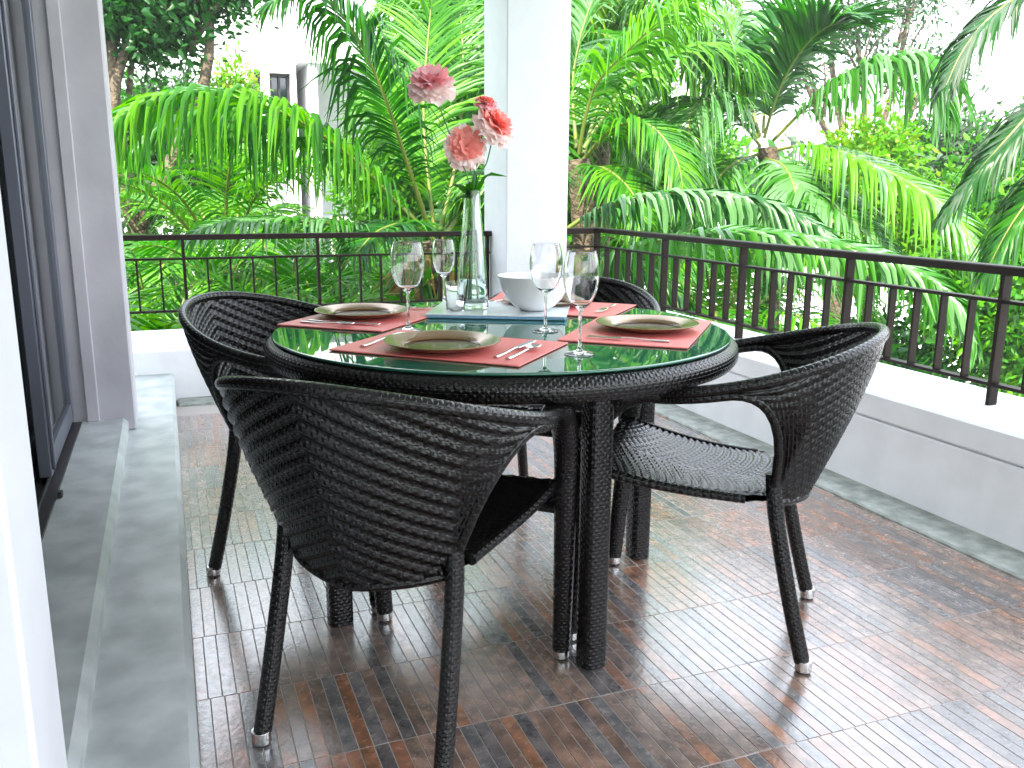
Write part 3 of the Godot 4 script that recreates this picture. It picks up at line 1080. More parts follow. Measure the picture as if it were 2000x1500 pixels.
func build_table_setting() -> void:
	var c := Vector3(0.815, 0, -2.17)
	make_table(c)
	# chairs: the legs' footprints are a ring about the table
	var first := make_chair()
	first.position = Vector3(0.445, 0, -1.721)
	first.rotation.y = atan2(-0.690, 0.723)
	var right := copy(first, "dark woven rattan armchair on the right, seat facing left, close to the parapet")
	right.position = Vector3(1.240, 0, -1.832)
	right.rotation.y = atan2(0.76, 0.65)
	var left := copy(first, "dark woven rattan armchair at the left of the table, hollow of its back facing us")
	left.position = Vector3(0.402, 0, -2.505)
	left.rotation.y = atan2(-0.76, -0.65)
	var far := copy(first, "dark woven rattan armchair behind the table, mostly hidden by bowl and glasses")
	far.position = Vector3(1.150, 0, -2.595)
	far.rotation.y = atan2(0.690, -0.723)
	var y := 0.7405
	placemat("red placemat nearest the camera, below the brown plate", Vector3(0.600, y, -1.930), first.rotation.y, 0.0)
	placemat("red placemat at the left rim of the table", Vector3(0.528, y, -2.470), left.rotation.y, 0.0)
	placemat("red placemat at the right rim of the table", Vector3(1.135, y, -2.000), right.rotation.y, 0.0)
	placemat("red placemat at the far rim with one corner curling up", Vector3(1.100, y, -2.500), far.rotation.y, 0.02)
	plate("brown plate on the placemat nearest the camera", Vector3(0.570, y + 0.004, -1.905))
	plate("brown plate on the left placemat", Vector3(0.505, y + 0.004, -2.475))
	plate("brown plate on the right placemat", Vector3(1.152, y + 0.004, -1.995))
	plate("brown plate on the far placemat, hidden behind the white bowl", Vector3(1.095, y + 0.004, -2.535))
	var yc := y + 0.004
	var spots := [[Vector3(0.600, yc, -1.930), first.rotation.y, "nearest"], [Vector3(0.528, yc, -2.470), left.rotation.y, "left"], [Vector3(1.135, yc, -2.000), right.rotation.y, "right"], [Vector3(1.100, yc, -2.500), far.rotation.y, "far"]]
	for s in spots:
		var bs := Basis(Vector3.UP, s[1])
		cutlery("fork", "steel fork left of the plate on the %s placemat" % s[2], s[0] + bs * Vector3(-0.178, 0, 0.01), s[1] + 0.03)
		cutlery("knife", "steel knife right of the plate on the %s placemat" % s[2], s[0] + bs * Vector3(0.158, 0, 0.01), s[1] - 0.02)
		cutlery("spoon", "steel spoon outside the knife on the %s placemat" % s[2], s[0] + bs * Vector3(0.190, 0, 0.015), s[1] - 0.04)
	wine_glass("wine glass at the left, between the left and nearest placemats", Vector3(0.569, y, -2.205), 0.226, 0.0435)
	wine_glass("wine glass in front of the white bowl and the column", Vector3(0.900, y, -2.079), 0.224, 0.0425)
	wine_glass("wine glass at the right, nearest the table edge", Vector3(0.843, y, -1.753), 0.228, 0.0400)
	wine_glass("wine glass behind the tall vase, half hidden by it", Vector3(0.800, y, -2.650), 0.205, 0.036)
	# tray with the vase and the bowl
	var tb := Basis(Vector3.UP, deg_to_rad(-27.0))
	var ta := Vector3(0.915, y, -2.445)
	var tr := thing("tray", "white tray with pale blue sides under vase and bowl", "tray", ta, deg_to_rad(-27.0))
	part(tr, "base", bx(Vector3(-0.198, 0.001, -0.150), Vector3(0.198, 0.009, 0.150), 0.003), M.tray_side)
	part(tr, "top", bx(Vector3(-0.200, 0.0095, -0.152), Vector3(0.200, 0.013, 0.152), 0.001), M.tray)
	var ya := y + 0.0135
	var bowl := MB.new()
	bowl.lathe([Vector2(0.0, 0.001), Vector2(0.040, 0.001), Vector2(0.043, 0.006), Vector2(0.060, 0.014), Vector2(0.082, 0.036), Vector2(0.098, 0.066), Vector2(0.107, 0.098), Vector2(0.1085, 0.1005), Vector2(0.1070, 0.1015), Vector2(0.1035, 0.098), Vector2(0.094, 0.067), Vector2(0.078, 0.039), Vector2(0.055, 0.018), Vector2(0.0, 0.014)], 64, Vector2.ONE, Vector3(0.990, ya, -2.372))
	solo("bowl", bowl, M.porcelain, "white porcelain bowl on the tray in front of the column", "bowl")
	var vp := Vector3(0.835, ya, -2.475)
	var vase := thing("vase", "tall slender clear glass vase holding pink blooms", "vase", vp)
	var v := MB.new()
	v.lathe([Vector2(0.0, 0.001), Vector2(0.046, 0.001), Vector2(0.0475, 0.004), Vector2(0.046, 0.03), Vector2(0.042, 0.10), Vector2(0.036, 0.18), Vector2(0.0285, 0.25), Vector2(0.0240, 0.31), Vector2(0.0232, 0.340), Vector2(0.0225, 0.3408), Vector2(0.0212, 0.340), Vector2(0.0219, 0.31), Vector2(0.0261, 0.25), Vector2(0.0335, 0.18), Vector2(0.0392, 0.10), Vector2(0.0425, 0.045), Vector2(0.0415, 0.018), Vector2(0.0, 0.016)], 48, Vector2.ONE)
	part(vase, "body", v, M.vase_glass)
	var w := MB.new()
	w.lathe([Vector2(0.0, 0.0165), Vector2(0.0405, 0.0188), Vector2(0.0418, 0.045), Vector2(0.0398, 0.085), Vector2(0.0, 0.0852)], 40, Vector2.ONE)
	part(vase, "water", w, M.water)
	var tum := MB.new()
	tum.lathe([Vector2(0.0, 0.001), Vector2(0.024, 0.001), Vector2(0.027, 0.012), Vector2(0.0300, 0.095), Vector2(0.0293, 0.0956), Vector2(0.0285, 0.095), Vector2(0.0255, 0.016), Vector2(0.0, 0.012)], 40, Vector2.ONE, Vector3(0.772, y, -2.442))
	solo("tumbler", tum, M.glass, "short clear tumbler standing close to the vase foot", "tumbler")
	# flowers
	var mouth := vp + Vector3(0, 0.34, 0)
	carnation("large pale pink bloom leaning out to the left of the vase", Vector3(0.728, 1.379, -2.517), Vector3(-0.25, 0.95, 0.42), 0.150, [vp + Vector3(0.01, 0.02, 0.01), mouth + Vector3(-0.006, 0, 0.0), mouth + Vector3(-0.045, 0.11, -0.01), Vector3(0.745, 1.35, -2.522), Vector3(0.732, 1.372, -2.518)], "petal_pale", "petal_pink")
	carnation("coral pink bloom just above the mouth of the vase", Vector3(0.819, 1.215, -2.489), Vector3(-0.15, 0.30, 0.95), 0.125, [vp + Vector3(-0.01, 0.02, 0.0), mouth + Vector3(0.004, 0, 0.004), mouth + Vector3(0.0, 0.05, -0.004), Vector3(0.820, 1.19, -2.497), Vector3(0.819, 1.21, -2.492)], "petal_pale", "petal_coral")
	carnation("coral bloom at the right in front of the column edge", Vector3(0.897, 1.272, -2.461), Vector3(0.40, 0.70, 0.55), 0.130, [vp + Vector3(-0.012, 0.02, -0.01), mouth + Vector3(0.012, 0, 0.0), mouth + Vector3(0.045, 0.08, 0.0), Vector3(0.893, 1.235, -2.468), Vector3(0.896, 1.265, -2.463)], "petal_pale", "petal_coral")
	carnation("small pink bud above the right coral bloom", Vector3(0.873, 1.335, -2.47), Vector3(0.1, 0.95, 0.25), 0.066, [vp + Vector3(0.0, 0.02, -0.012), mouth + Vector3(0.008, 0, -0.008), mouth + Vector3(0.03, 0.12, -0.01), Vector3(0.868, 1.29, -2.476), Vector3(0.872, 1.325, -2.471)], "petal_pink", "petal_coral")
	var lv := MB.new()
	for d in [[Vector3(-0.5, 0.55, 0.25), 0.12], [Vector3(-0.25, 0.75, 0.4), 0.10], [Vector3(0.35, 0.8, 0.2), 0.14], [Vector3(0.15, 0.9, -0.3), 0.13], [Vector3(-0.6, 0.2, 0.35), 0.09]]:
		blade(lv, mouth + Vector3(0, -0.02, 0), d[0].normalized(), Vector3(0.4, 0.2, 0.9), d[1], 0.026, 0.5, 6)
	solo("flower_leaves", lv, M.leaf_mid, "green leaves at the mouth of the vase", "leaves")


# ---------- beyond the railing ----------
func window_unit(h: Node3D, lo: Vector3, hi: Vector3, bars: int) -> void:
	# a window on a face that looks along +z
	var f := MB.new()
	var t := 0.05
	f.box(Vector3(lo.x, lo.y, lo.z), Vector3(lo.x + t, hi.y, hi.z), 0.004)
	f.box(Vector3(hi.x - t, lo.y, lo.z), Vector3(hi.x, hi.y, hi.z), 0.004)
	f.box(Vector3(lo.x + t, hi.y - t, lo.z), Vector3(hi.x - t, hi.y, hi.z), 0.004)
	f.box(Vector3(lo.x + t, lo.y, lo.z), Vector3(hi.x - t, lo.y + t, hi.z), 0.004)
	for k in bars:
		var x := lerpf(lo.x, hi.x, (k + 1.0) / (bars + 1.0))
		f.box(Vector3(x - 0.02, lo.y + t, lo.z + 0.005), Vector3(x + 0.02, hi.y - t, hi.z - 0.005), 0.003)
	var w := part(h, "window", f, M.frame_dark)
	part(w, "pane", bx(lo + Vector3(t, t, 0.01), Vector3(hi.x - t, hi.y - t, lo.z + 0.02)), M.house_glass)


func build_house() -> void:
	var h := thing("white_house", "white flat roofed house seen between the palm leaves at the left", "house", Vector3(0, -3, -17))
	# tower with its two windows, a recessed bay and a lower wing
	var zf := 0.0
	var wall := MB.new()
	wall.box(Vector3(1.45, 0.0, -4.0), Vector3(3.30, 3.55, zf), 0.01)
	wall.box(Vector3(1.45, 3.55, -4.0), Vector3(1.60, 6.10, zf), 0.0)
	wall.box(Vector3(1.78, 3.55, -4.0), Vector3(1.93, 6.10, zf), 0.0)
	wall.box(Vector3(2.30, 3.55, -4.0), Vector3(2.40, 6.10, zf), 0.0)
	wall.box(Vector3(1.45, 6.10, -4.0), Vector3(2.40, 9.2, zf + 0.002), 0.0)
	wall.box(Vector3(1.602, 3.55, -4.0), Vector3(2.298, 6.10, -0.35), 0.0)
	part(h, "wall", wall, M.white_wall)
	window_unit(h, Vector3(1.60, 5.25, -0.25), Vector3(1.78, 6.10, -0.15), 0)
	window_unit(h, Vector3(1.93, 4.85, -0.25), Vector3(2.30, 6.10, -0.15), 1)
	var bay := MB.new()
	bay.box(Vector3(2.60, 3.55, -3.0), Vector3(2.74, 6.26, 0.25), 0.005)
	bay.box(Vector3(2.402, 6.26, -4.0), Vector3(7.5, 6.6, 0.3), 0.005)
	bay.box(Vector3(2.402, 3.56, -4.0), Vector3(7.5, 6.258, -2.2), 0.005)
	part(h, "balcony_bay", bay, M.white_wall)
	var wing := MB.new()
	wing.box(Vector3(-1.0, 0.0, -6.0), Vector3(1.448, 5.25, -2.0), 0.01)
	part(h, "wing", wing, M.white_wall)
	var rf := MB.new()
	rf.box(Vector3(-1.2, 5.25, -6.2), Vector3(1.446, 5.42, -1.7), 0.01, Transform3D(Basis(Vector3.BACK, 0.16), Vector3(0.2, 0.35, 0)))
	part(h, "roof", rf, M.roof_grey)
	for x in [1.80, 2.02, 2.48, 2.75]:
		part(h, "post", bx(Vector3(x, 0.0, 0.9), Vector3(x + 0.1, 3.4, 1.0), 0.005), M.white_wall)
	part(h, "veranda_roof", bx(Vector3(1.5, 3.40, 0.05), Vector3(3.4, 3.5, 1.1), 0.005), M.white_wall)


func build_garden() -> void:
	var g := MB.new()
	g.box(Vector3(-150, -3.6, -180), Vector3(180, -3.0, 120))
	solo("ground", g, M.lawn, "garden ground of grass far below the terrace", "", "", "structure")
	solo("path", bx(Vector3(8.5, -3.1, -40), Vector3(40, -2.985, 12)), M.paving, "pale paved yard beyond the right railing", "", "", "structure")
	build_house()
	var left_palm_at := Vector3(2.22, 0.64, -7.69)
	var middle_palm_at := Vector3(3.85, 1.39, -8.13)
	var front_palm_at := Vector3(3.09, 0.67, -6.94)
	var right_palm_at := Vector3(6.59, 1.59, -8.80)
	var edge_palm_at := Vector3(6.24, 2.00, -4.34)
	var left_palm := thing("palm_tree", "palm tree left of the column, one long leaf arching far to the left", "palm tree", Vector3(left_palm_at.x, -3.0, left_palm_at.z), 0.0, "palms close to the terrace")
	trunk(left_palm, Vector3(0.25, 0, -0.2), Vector3(0, left_palm_at.y + 3.0, 0), 0.17, 0.11, M.bark)
	frond(left_palm, [Vector3(-0.04, 3.71, -0.01), Vector3(-0.33, 3.96, 0.12), Vector3(-0.73, 4.33, 0.23), Vector3(-1.16, 4.60, 0.36), Vector3(-1.59, 4.74, 0.51), Vector3(-2.02, 4.75, 0.69), Vector3(-2.33, 4.65, 0.79), Vector3(-2.48, 4.51, 0.89)], 1.12, 0.9775, "leaf_mid", "leaf_lime", 105, 0.036, 0.7, 0.55)
	frond(left_palm, [Vector3(0.02, 3.73, 0.01), Vector3(-0.01, 4.27, -0.11), Vector3(0.02, 4.85, -0.30), Vector3(0.13, 5.49, -0.48), Vector3(0.22, 6.03, -0.56)], 0.85, 0.3825, "leaf_mid", "leaf_lime", 81, 0.0324, 1, 0.35)
	frond(left_palm, [Vector3(-0.04, 3.78, -0.01), Vector3(-0.30, 4.38, 0.23), Vector3(-0.52, 4.89, 0.38), Vector3(-0.74, 5.29, 0.43), Vector3(-1.02, 5.56, 0.49), Vector3(-1.33, 5.45, 0.54)], 0.95, 0.765, "leaf_deep", "leaf_mid", 89, 0.0324, 0.9, 0.35)
	frond(left_palm, [Vector3(0.10, 3.73, -0.08), Vector3(0.29, 4.32, -0.22), Vector3(0.42, 4.96, -0.39), Vector3(0.50, 5.63, -0.68), Vector3(0.47, 6.21, -0.90)], 0.9, 0.425, "leaf_mid", "leaf_deep", 81, 0.0324, 1, 0.35)
	frond(left_palm, [Vector3(-0.11, 3.62, -0.03), Vector3(-0.55, 3.74, 0.27), Vector3(-1.01, 3.82, 0.49), Vector3(-1.51, 3.86, 0.72), Vector3(-1.85, 3.84, 0.90), Vector3(-2.05, 3.76, 0.99)], 0.55, 0.68, "leaf_pale", "leaf_mid", 81, 0.0324, 0.8, 0.35)
	frond(left_palm, [Vector3(0.11, 3.69, 0.03), Vector3(0.44, 4.05, -0.07), Vector3(0.81, 4.28, -0.15), Vector3(1.24, 4.24, -0.19)], 0.8, 0.595, "leaf_mid", "leaf_deep", 67, 0.0324, 1, 0.35)
	frond(left_palm, [Vector3(0.02, 3.64, 0.01), Vector3(-0.30, 3.80, 0.33), Vector3(-0.63, 3.77, 0.66), Vector3(-0.89, 3.59, 0.91)], 0.7, 0.68, "leaf_deep", "leaf_mid", 59, 0.0324, 1, 0.35)
	frond(left_palm, [Vector3(0.07, 3.64, 0.02), Vector3(0.29, 3.86, -0.23), Vector3(0.57, 3.81, -0.45), Vector3(0.81, 3.54, -0.68)], 0.7, 0.68, "leaf_lime", "leaf_mid", 59, 0.0324, 1, 0.35)
	frond(left_palm, [Vector3(0.07, 3.67, -0.40), Vector3(-0.29, 4.09, -0.39), Vector3(-0.79, 4.53, -0.39), Vector3(-1.26, 4.70, -0.36), Vector3(-1.72, 4.72, -0.30), Vector3(-2.13, 4.62, -0.21), Vector3(-2.37, 4.43, -0.11)], 1, 0.9775, "leaf_mid", "leaf_deep", 94, 0.036, 0.7, 0.4)
	frond(left_palm, [Vector3(0.03, 3.62, 0.01), Vector3(0.13, 3.50, -0.01), Vector3(0.17, 3.30, 0.05), Vector3(0.16, 3.01, 0.15)], 0.6, 0.765, "leaf_dry", "leaf_yellow", 59, 0.0324, 1, 0.35)
	frond(left_palm, [Vector3(-0.03, 3.62, -0.01), Vector3(-0.16, 3.47, 0.06), Vector3(-0.25, 3.26, 0.14), Vector3(-0.28, 2.98, 0.13)], 0.6, 0.765, "leaf_dry", "leaf_mid", 54, 0.0324, 1, 0.35)
	var middle_palm := thing("palm_tree", "yellow stemmed palm just right of the square column", "palm tree", Vector3(middle_palm_at.x, -3.0, middle_palm_at.z), 0.0, "palms close to the terrace")
	trunk(middle_palm, Vector3(0.25, 0, -0.2), Vector3(0, middle_palm_at.y + 3.0, 0), 0.17, 0.11, M.bark)
	frond(middle_palm, [Vector3(-0.00, 4.44, -0.00), Vector3(0.03, 5.02, 0.24), Vector3(0.23, 5.36, 0.56), Vector3(0.48, 5.64, 0.82), Vector3(0.76, 5.88, 1.11)], 0.95, 0.6375, "leaf_lime", "leaf_mid", 81, 0.0324, 1, 0.35)
	frond(middle_palm, [Vector3(0.05, 4.39, 0.02), Vector3(0.17, 4.67, 0.42), Vector3(0.36, 4.67, 0.75), Vector3(0.47, 4.37, 1.05), Vector3(0.49, 4.01, 1.18)], 0.8, 0.68, "leaf_mid", "leaf_lime", 72, 0.0324, 1, 0.35)
	frond(middle_palm, [Vector3(-0.02, 4.49, -0.01), Vector3(0.02, 5.19, -0.21), Vector3(0.19, 5.82, -0.24), Vector3(0.41, 6.21, -0.25)], 0.85, 0.4675, "leaf_pale", "leaf_mid", 67, 0.0324, 1, 0.35)
	frond(middle_palm, [Vector3(0.13, 4.50, -0.16), Vector3(0.71, 5.18, -0.31), Vector3(1.36, 5.53, -0.40), Vector3(1.92, 5.51, -0.39), Vector3(2.28, 5.21, -0.39)], 0.95, 0.765, "leaf_mid", "leaf_lime", 78, 0.0324, 1, 0.35)
	frond(middle_palm, [Vector3(0.00, 4.30, 0.00), Vector3(0.05, 4.29, 0.47), Vector3(0.12, 4.10, 0.85), Vector3(0.15, 3.83, 1.09)], 0.75, 0.68, "leaf_mid", "leaf_lime", 67, 0.0324, 1, 0.35)
	frond(middle_palm, [Vector3(-0.09, 4.44, -0.04), Vector3(-0.46, 4.92, -0.09), Vector3(-0.86, 5.14, -0.14), Vector3(-1.17, 5.03, -0.14)], 0.85, 0.68, "leaf_deep", "leaf_mid", 67, 0.0324, 1, 0.35)
	frond(middle_palm, [Vector3(0.17, 4.45, -0.25), Vector3(0.66, 5.36, -0.57), Vector3(1.26, 5.87, -0.69), Vector3(1.93, 5.96, -0.63)], 0.9, 0.7225, "leaf_lime", "leaf_pale", 72, 0.0324, 1, 0.35)
	var front_palm := thing("palm_tree", "near palm whose two pale leaves arch low along the right railing", "palm tree", Vector3(front_palm_at.x, -3.0, front_palm_at.z), 0.0, "palms close to the terrace")
	trunk(front_palm, Vector3(0.25, 0, -0.2), Vector3(0, front_palm_at.y + 3.0, 0), 0.17, 0.11, M.bark)
	frond(front_palm, [Vector3(0.02, 3.71, 0.01), Vector3(0.17, 3.87, 0.19), Vector3(0.38, 4.01, 0.46), Vector3(0.70, 4.08, 0.82), Vector3(1.03, 4.05, 1.16), Vector3(1.28, 3.94, 1.47), Vector3(1.44, 3.75, 1.74), Vector3(1.51, 3.59, 1.87)], 0.72, 0.935, "leaf_pale", "leaf_deep", 99, 0.0396, 0.6, 0.5)
	frond(front_palm, [Vector3(-0.04, 3.30, 0.20), Vector3(0.06, 3.56, 0.80), Vector3(0.18, 3.71, 1.21), Vector3(0.38, 3.81, 1.69), Vector3(0.66, 3.82, 2.00), Vector3(0.94, 3.77, 2.37), Vector3(1.14, 3.67, 2.69), Vector3(1.26, 3.51, 2.96), Vector3(1.32, 3.28, 3.10)], 0.8, 0.935, "leaf_pale", "leaf_mid", 113, 0.0396, 0.6, 0.5)
	frond(front_palm, [Vector3(0.02, 3.75, -0.10), Vector3(-0.11, 4.05, -0.37), Vector3(-0.34, 4.14, -0.67), Vector3(-0.57, 3.96, -0.86)], 0.7, 0.68, "leaf_mid", "leaf_lime", 67, 0.0324, 1, 0.35)
	frond(front_palm, [Vector3(0.06, 3.46, 0.03), Vector3(0.38, 3.54, 0.07), Vector3(0.73, 3.46, 0.26), Vector3(0.95, 3.21, 0.50)], 0.7, 0.765, "leaf_deep", "leaf_mid", 67, 0.0324, 1, 0.35)
	frond(front_palm, [Vector3(0.04, 3.63, 0.02), Vector3(0.14, 3.47, 0.17), Vector3(0.22, 3.25, 0.21), Vector3(0.27, 2.95, 0.24)], 0.6, 0.765, "leaf_dry", "leaf_yellow", 54, 0.0324, 1, 0.35)
	var right_palm := thing("palm_tree", "coconut palm with a full star of leaves in the upper right", "palm tree", Vector3(right_palm_at.x, -3.0, right_palm_at.z), 0.0, "palms close to the terrace")
	trunk(right_palm, Vector3(0.25, 0, -0.2), Vector3(0, right_palm_at.y + 3.0, 0), 0.17, 0.11, M.bark)
	frond(right_palm, [Vector3(-0.04, 4.69, -0.03), Vector3(-0.00, 5.19, 0.12), Vector3(0.09, 5.58, 0.32), Vector3(0.15, 5.80, 0.63), Vector3(0.26, 5.83, 0.85)], 1.22, 0.3825, "leaf_deep", "leaf_mid", 89, 0.0504, 1, 0.2)
	frond(right_palm, [Vector3(-0.08, 4.72, -0.06), Vector3(-0.16, 5.40, -0.36), Vector3(-0.27, 5.99, -0.56), Vector3(-0.48, 6.41, -0.82)], 1.16, 0.595, "leaf_pale", "leaf_lime", 78, 0.0432, 1, 0.35)
	frond(right_palm, [Vector3(0.04, 4.66, 0.03), Vector3(0.24, 5.07, 0.44), Vector3(0.46, 5.33, 0.89), Vector3(0.64, 5.41, 1.33), Vector3(0.75, 5.24, 1.58), Vector3(0.76, 4.80, 1.74)], 1.16, 0.935, "leaf_pale", "leaf_mid", 97, 0.0468, 0.6, 0.45)
	frond(right_palm, [Vector3(0.05, 4.55, 0.04), Vector3(0.21, 4.59, 0.54), Vector3(0.42, 4.41, 1.12), Vector3(0.58, 4.14, 1.70), Vector3(0.71, 3.85, 2.13), Vector3(0.74, 3.42, 2.45)], 1.22, 0.85, "leaf_lime", "leaf_pale", 102, 0.0468, 0.8, 0.4)
	frond(right_palm, [Vector3(0.03, 4.46, 0.02), Vector3(0.08, 4.20, 0.57), Vector3(0.17, 3.85, 1.17), Vector3(0.33, 3.45, 1.73)], 0.92, 0.595, "leaf_pale", "leaf_mid", 86, 0.0432, 0.9, 0.35)
	frond(right_palm, [Vector3(-0.08, 4.46, 0.07), Vector3(-0.16, 4.36, 0.51), Vector3(-0.24, 4.11, 0.83), Vector3(-0.32, 3.74, 1.02)], 0.92, 0.68, "leaf_pale", "leaf_mid", 75, 0.0432, 1, 0.35)
	frond(right_palm, [Vector3(-0.07, 4.60, -0.05), Vector3(-0.52, 4.96, -0.00), Vector3(-0.95, 5.07, 0.07), Vector3(-1.18, 4.81, 0.16), Vector3(-1.24, 4.11, 0.36)], 1.1, 0.8075, "leaf_pale", "leaf_mid", 89, 0.0432, 1, 0.35)
	frond(right_palm, [Vector3(-0.10, 4.69, -0.07), Vector3(-0.62, 5.47, -0.20), Vector3(-1.18, 5.83, -0.31), Vector3(-1.71, 5.65, -0.38)], 1.22, 0.765, "leaf_pale", "leaf_lime", 81, 0.0432, 1, 0.35)
	frond(right_palm, [Vector3(-0.05, 4.75, -0.04), Vector3(0.07, 5.50, -0.20), Vector3(0.34, 6.14, -0.24), Vector3(0.65, 6.48, -0.13)], 1.1, 0.51, "leaf_deep", "leaf_pale", 81, 0.0432, 1, 0.35)
	frond(right_palm, [Vector3(0.04, 4.73, -0.22), Vector3(-0.31, 5.97, -0.82), Vector3(-0.73, 6.35, -1.21), Vector3(-1.18, 6.28, -1.68)], 1.22, 0.765, "leaf_lime", "leaf_pale", 81, 0.0432, 1, 0.35)
	frond(right_palm, [Vector3(-0.07, 4.52, -0.05), Vector3(-0.59, 4.34, 0.07), Vector3(-0.97, 3.94, 0.17), Vector3(-1.21, 3.55, 0.26)], 0.98, 0.68, "leaf_mid", "leaf_pale", 72, 0.0432, 1, 0.35)
	var edge_palm := thing("palm_tree", "palm beyond the right edge, dark leaves hanging in from the right", "palm tree", Vector3(edge_palm_at.x, -3.0, edge_palm_at.z), 0.0, "palms close to the terrace")
	trunk(edge_palm, Vector3(0.25, 0, -0.2), Vector3(0, edge_palm_at.y + 3.0, 0), 0.17, 0.11, M.bark)
	frond(edge_palm, [Vector3(-0.13, 5.03, -0.02), Vector3(-0.52, 4.77, -0.20), Vector3(-0.86, 4.39, -0.30), Vector3(-1.12, 3.97, -0.44)], 0.62, 0.85, "leaf_deep", "leaf_grey", 81, 0.036, 0.6, 0.35)
	frond(edge_palm, [Vector3(-0.09, 4.66, 0.05), Vector3(-0.53, 4.32, -0.05), Vector3(-0.84, 3.93, -0.11), Vector3(-1.00, 3.58, -0.15)], 0.6, 0.85, "leaf_deep", "leaf_mid", 75, 0.036, 0.6, 0.35)
	frond(edge_palm, [Vector3(-0.08, 5.37, -0.11), Vector3(-0.51, 5.48, -0.35), Vector3(-0.85, 5.30, -0.44), Vector3(-1.05, 5.06, -0.50), Vector3(-1.18, 4.81, -0.50)], 0.55, 0.765, "leaf_grey", "leaf_deep", 75, 0.0324, 0.7, 0.35)
	frond(edge_palm, [Vector3(0.07, 5.18, -0.08), Vector3(-0.24, 5.66, -0.32), Vector3(-0.53, 5.71, -0.53), Vector3(-0.76, 5.55, -0.63)], 0.6, 0.765, "leaf_grey", "leaf_deep", 67, 0.0324, 0.8, 0.35)
	# behind them
	wild_palm("palm_tree", "bushy green palm filling the gap left of the square column", "palms further back", Vector3(4.2, -3, -11.0), Vector3(4.1, 2.3, -10.8), 22, 2.4, 0.9, "leaf_mid", "leaf_lime", 0.6, 60, 0.034)
	wild_palm("palm_tree", "lime green palm right of the column, behind the feathered crown", "palms further back", Vector3(5.9, -3, -12.0), Vector3(5.9, 3.4, -12.0), 22, 2.6, 1.0, "leaf_lime", "leaf_yellow", 0.6, 60, 0.036)
	wild_palm("palm_tree", "low palm under the long combed leaf at the left", "palms further back", Vector3(0.6, -3, -10.6), Vector3(0.6, 0.1, -10.6), 20, 2.2, 0.85, "leaf_lime", "leaf_mid", 0.55, 56, 0.034)
	wild_palm("palm_tree", "low palm behind the right railing under the arching pale leaves", "palms further back", Vector3(5.6, -3, -8.2), Vector3(5.6, -0.5, -8.2), 18, 2.2, 0.85, "leaf_mid", "leaf_lime", 0.6, 56, 0.034)
	for s in [[Vector3(-0.35, -3, -7.9), 3.35, "leafy cane palm at the left end of the back railing, next to the house"], [Vector3(0.55, -3, -7.6), 3.4, "cane palm with broad bright fans behind the left chair"], [Vector3(1.35, -3, -7.9), 3.5, "bright cane palm behind the middle of the back railing"], [Vector3(1.0, -3, -9.2), 3.7, "shaded cane palm further back between the two bright ones"], [Vector3(2.4, -3, -9.0), 3.4, "cane palm behind the tall vase"], [Vector3(-0.1, -3, -9.6), 3.8, "tall cane palm further back by the house corner"]]:
		cane_clump(s[2], s[0], s[1], 15, "leaf_lime" if s[1] < 3.45 else "leaf_mid", "leaf_mid")
	# broad leaved trees
	broad_tree("dark_tree", "dark broad leaved tree hanging over the house at top left", "tree", "", Vector3(-0.45, -3, -12.0), [[Vector3(0.35, 6.1, 0.1), Vector3(0.75, 0.5, 0.6)], [Vector3(0.2, 6.7, 0.0), Vector3(0.7, 0.4, 0.6)], [Vector3(1.15, 6.5, 0.2), Vector3(0.55, 0.28, 0.5)], [Vector3(-0.5, 6.6, 0.1), Vector3(0.6, 0.9, 0.6)]], 1500, 0.105, "leaf_deep", "leaf_deep", 0.2)
	broad_tree("shrub_tree", "blue green tree behind the long palm leaf at far left", "tree", "trees far behind", Vector3(0.1, -3, -15.5), [[Vector3(0.1, 5.0, 0), Vector3(0.9, 0.65, 0.8)], [Vector3(-0.6, 4.4, 0.2), Vector3(0.8, 0.8, 0.7)], [Vector3(0.6, 4.2, 0.3), Vector3(0.8, 0.7, 0.7)]], 1200, 0.13, "leaf_mid", "leaf_grey", 0.14)
	broad_tree("shrub_tree", "yellow green tree beside the white house", "tree", "trees far behind", Vector3(1.05, -3, -15.2), [[Vector3(0.05, 5.3, 0), Vector3(0.35, 0.65, 0.4)], [Vector3(-0.2, 4.6, 0), Vector3(0.5, 0.6, 0.5)]], 500, 0.11, "leaf_yellow", "leaf_lime", 0.1)
	broad_tree("shrub_tree", "bright lime tree seen under the arch of the right palm", "tree", "trees far behind", Vector3(9.6, -3, -10.3), [[Vector3(0, 4.5, 0), Vector3(0.55, 0.6, 0.5)], [Vector3(-0.6, 4.1, 0.2), Vector3(0.5, 0.5, 0.5)], [Vector3(0.4, 3.7, 0.3), Vector3(0.7, 0.5, 0.6)]], 900, 0.12, "leaf_lime", "leaf_yellow", 0.12)
	broad_tree("shrub_tree", "rounded green tree at the right edge behind the hanging leaves", "tree", "trees far behind", Vector3(10.4, -3, -8.4), [[Vector3(0, 3.9, 0), Vector3(1.0, 0.8, 0.9)], [Vector3(-0.7, 3.0, 0.3), Vector3(0.8, 0.7, 0.8)], [Vector3(0.7, 4.6, 0), Vector3(0.9, 0.6, 0.8)], [Vector3(0.2, 2.2, 0.3), Vector3(1.1, 0.8, 0.9)]], 2200, 0.13, "leaf_lime", "leaf_mid", 0.16)
	broad_tree("shrub_tree", "grey green tree behind the arched right palm leaf", "tree", "trees far behind", Vector3(12.3, -3, -11.6), [[Vector3(0, 4.4, 0), Vector3(1.0, 0.9, 0.8)], [Vector3(0.9, 3.6, 0.2), Vector3(0.9, 0.8, 0.8)], [Vector3(-0.8, 3.8, 0.2), Vector3(0.8, 0.7, 0.8)]], 1500, 0.14, "leaf_grey", "leaf_mid", 0.15)
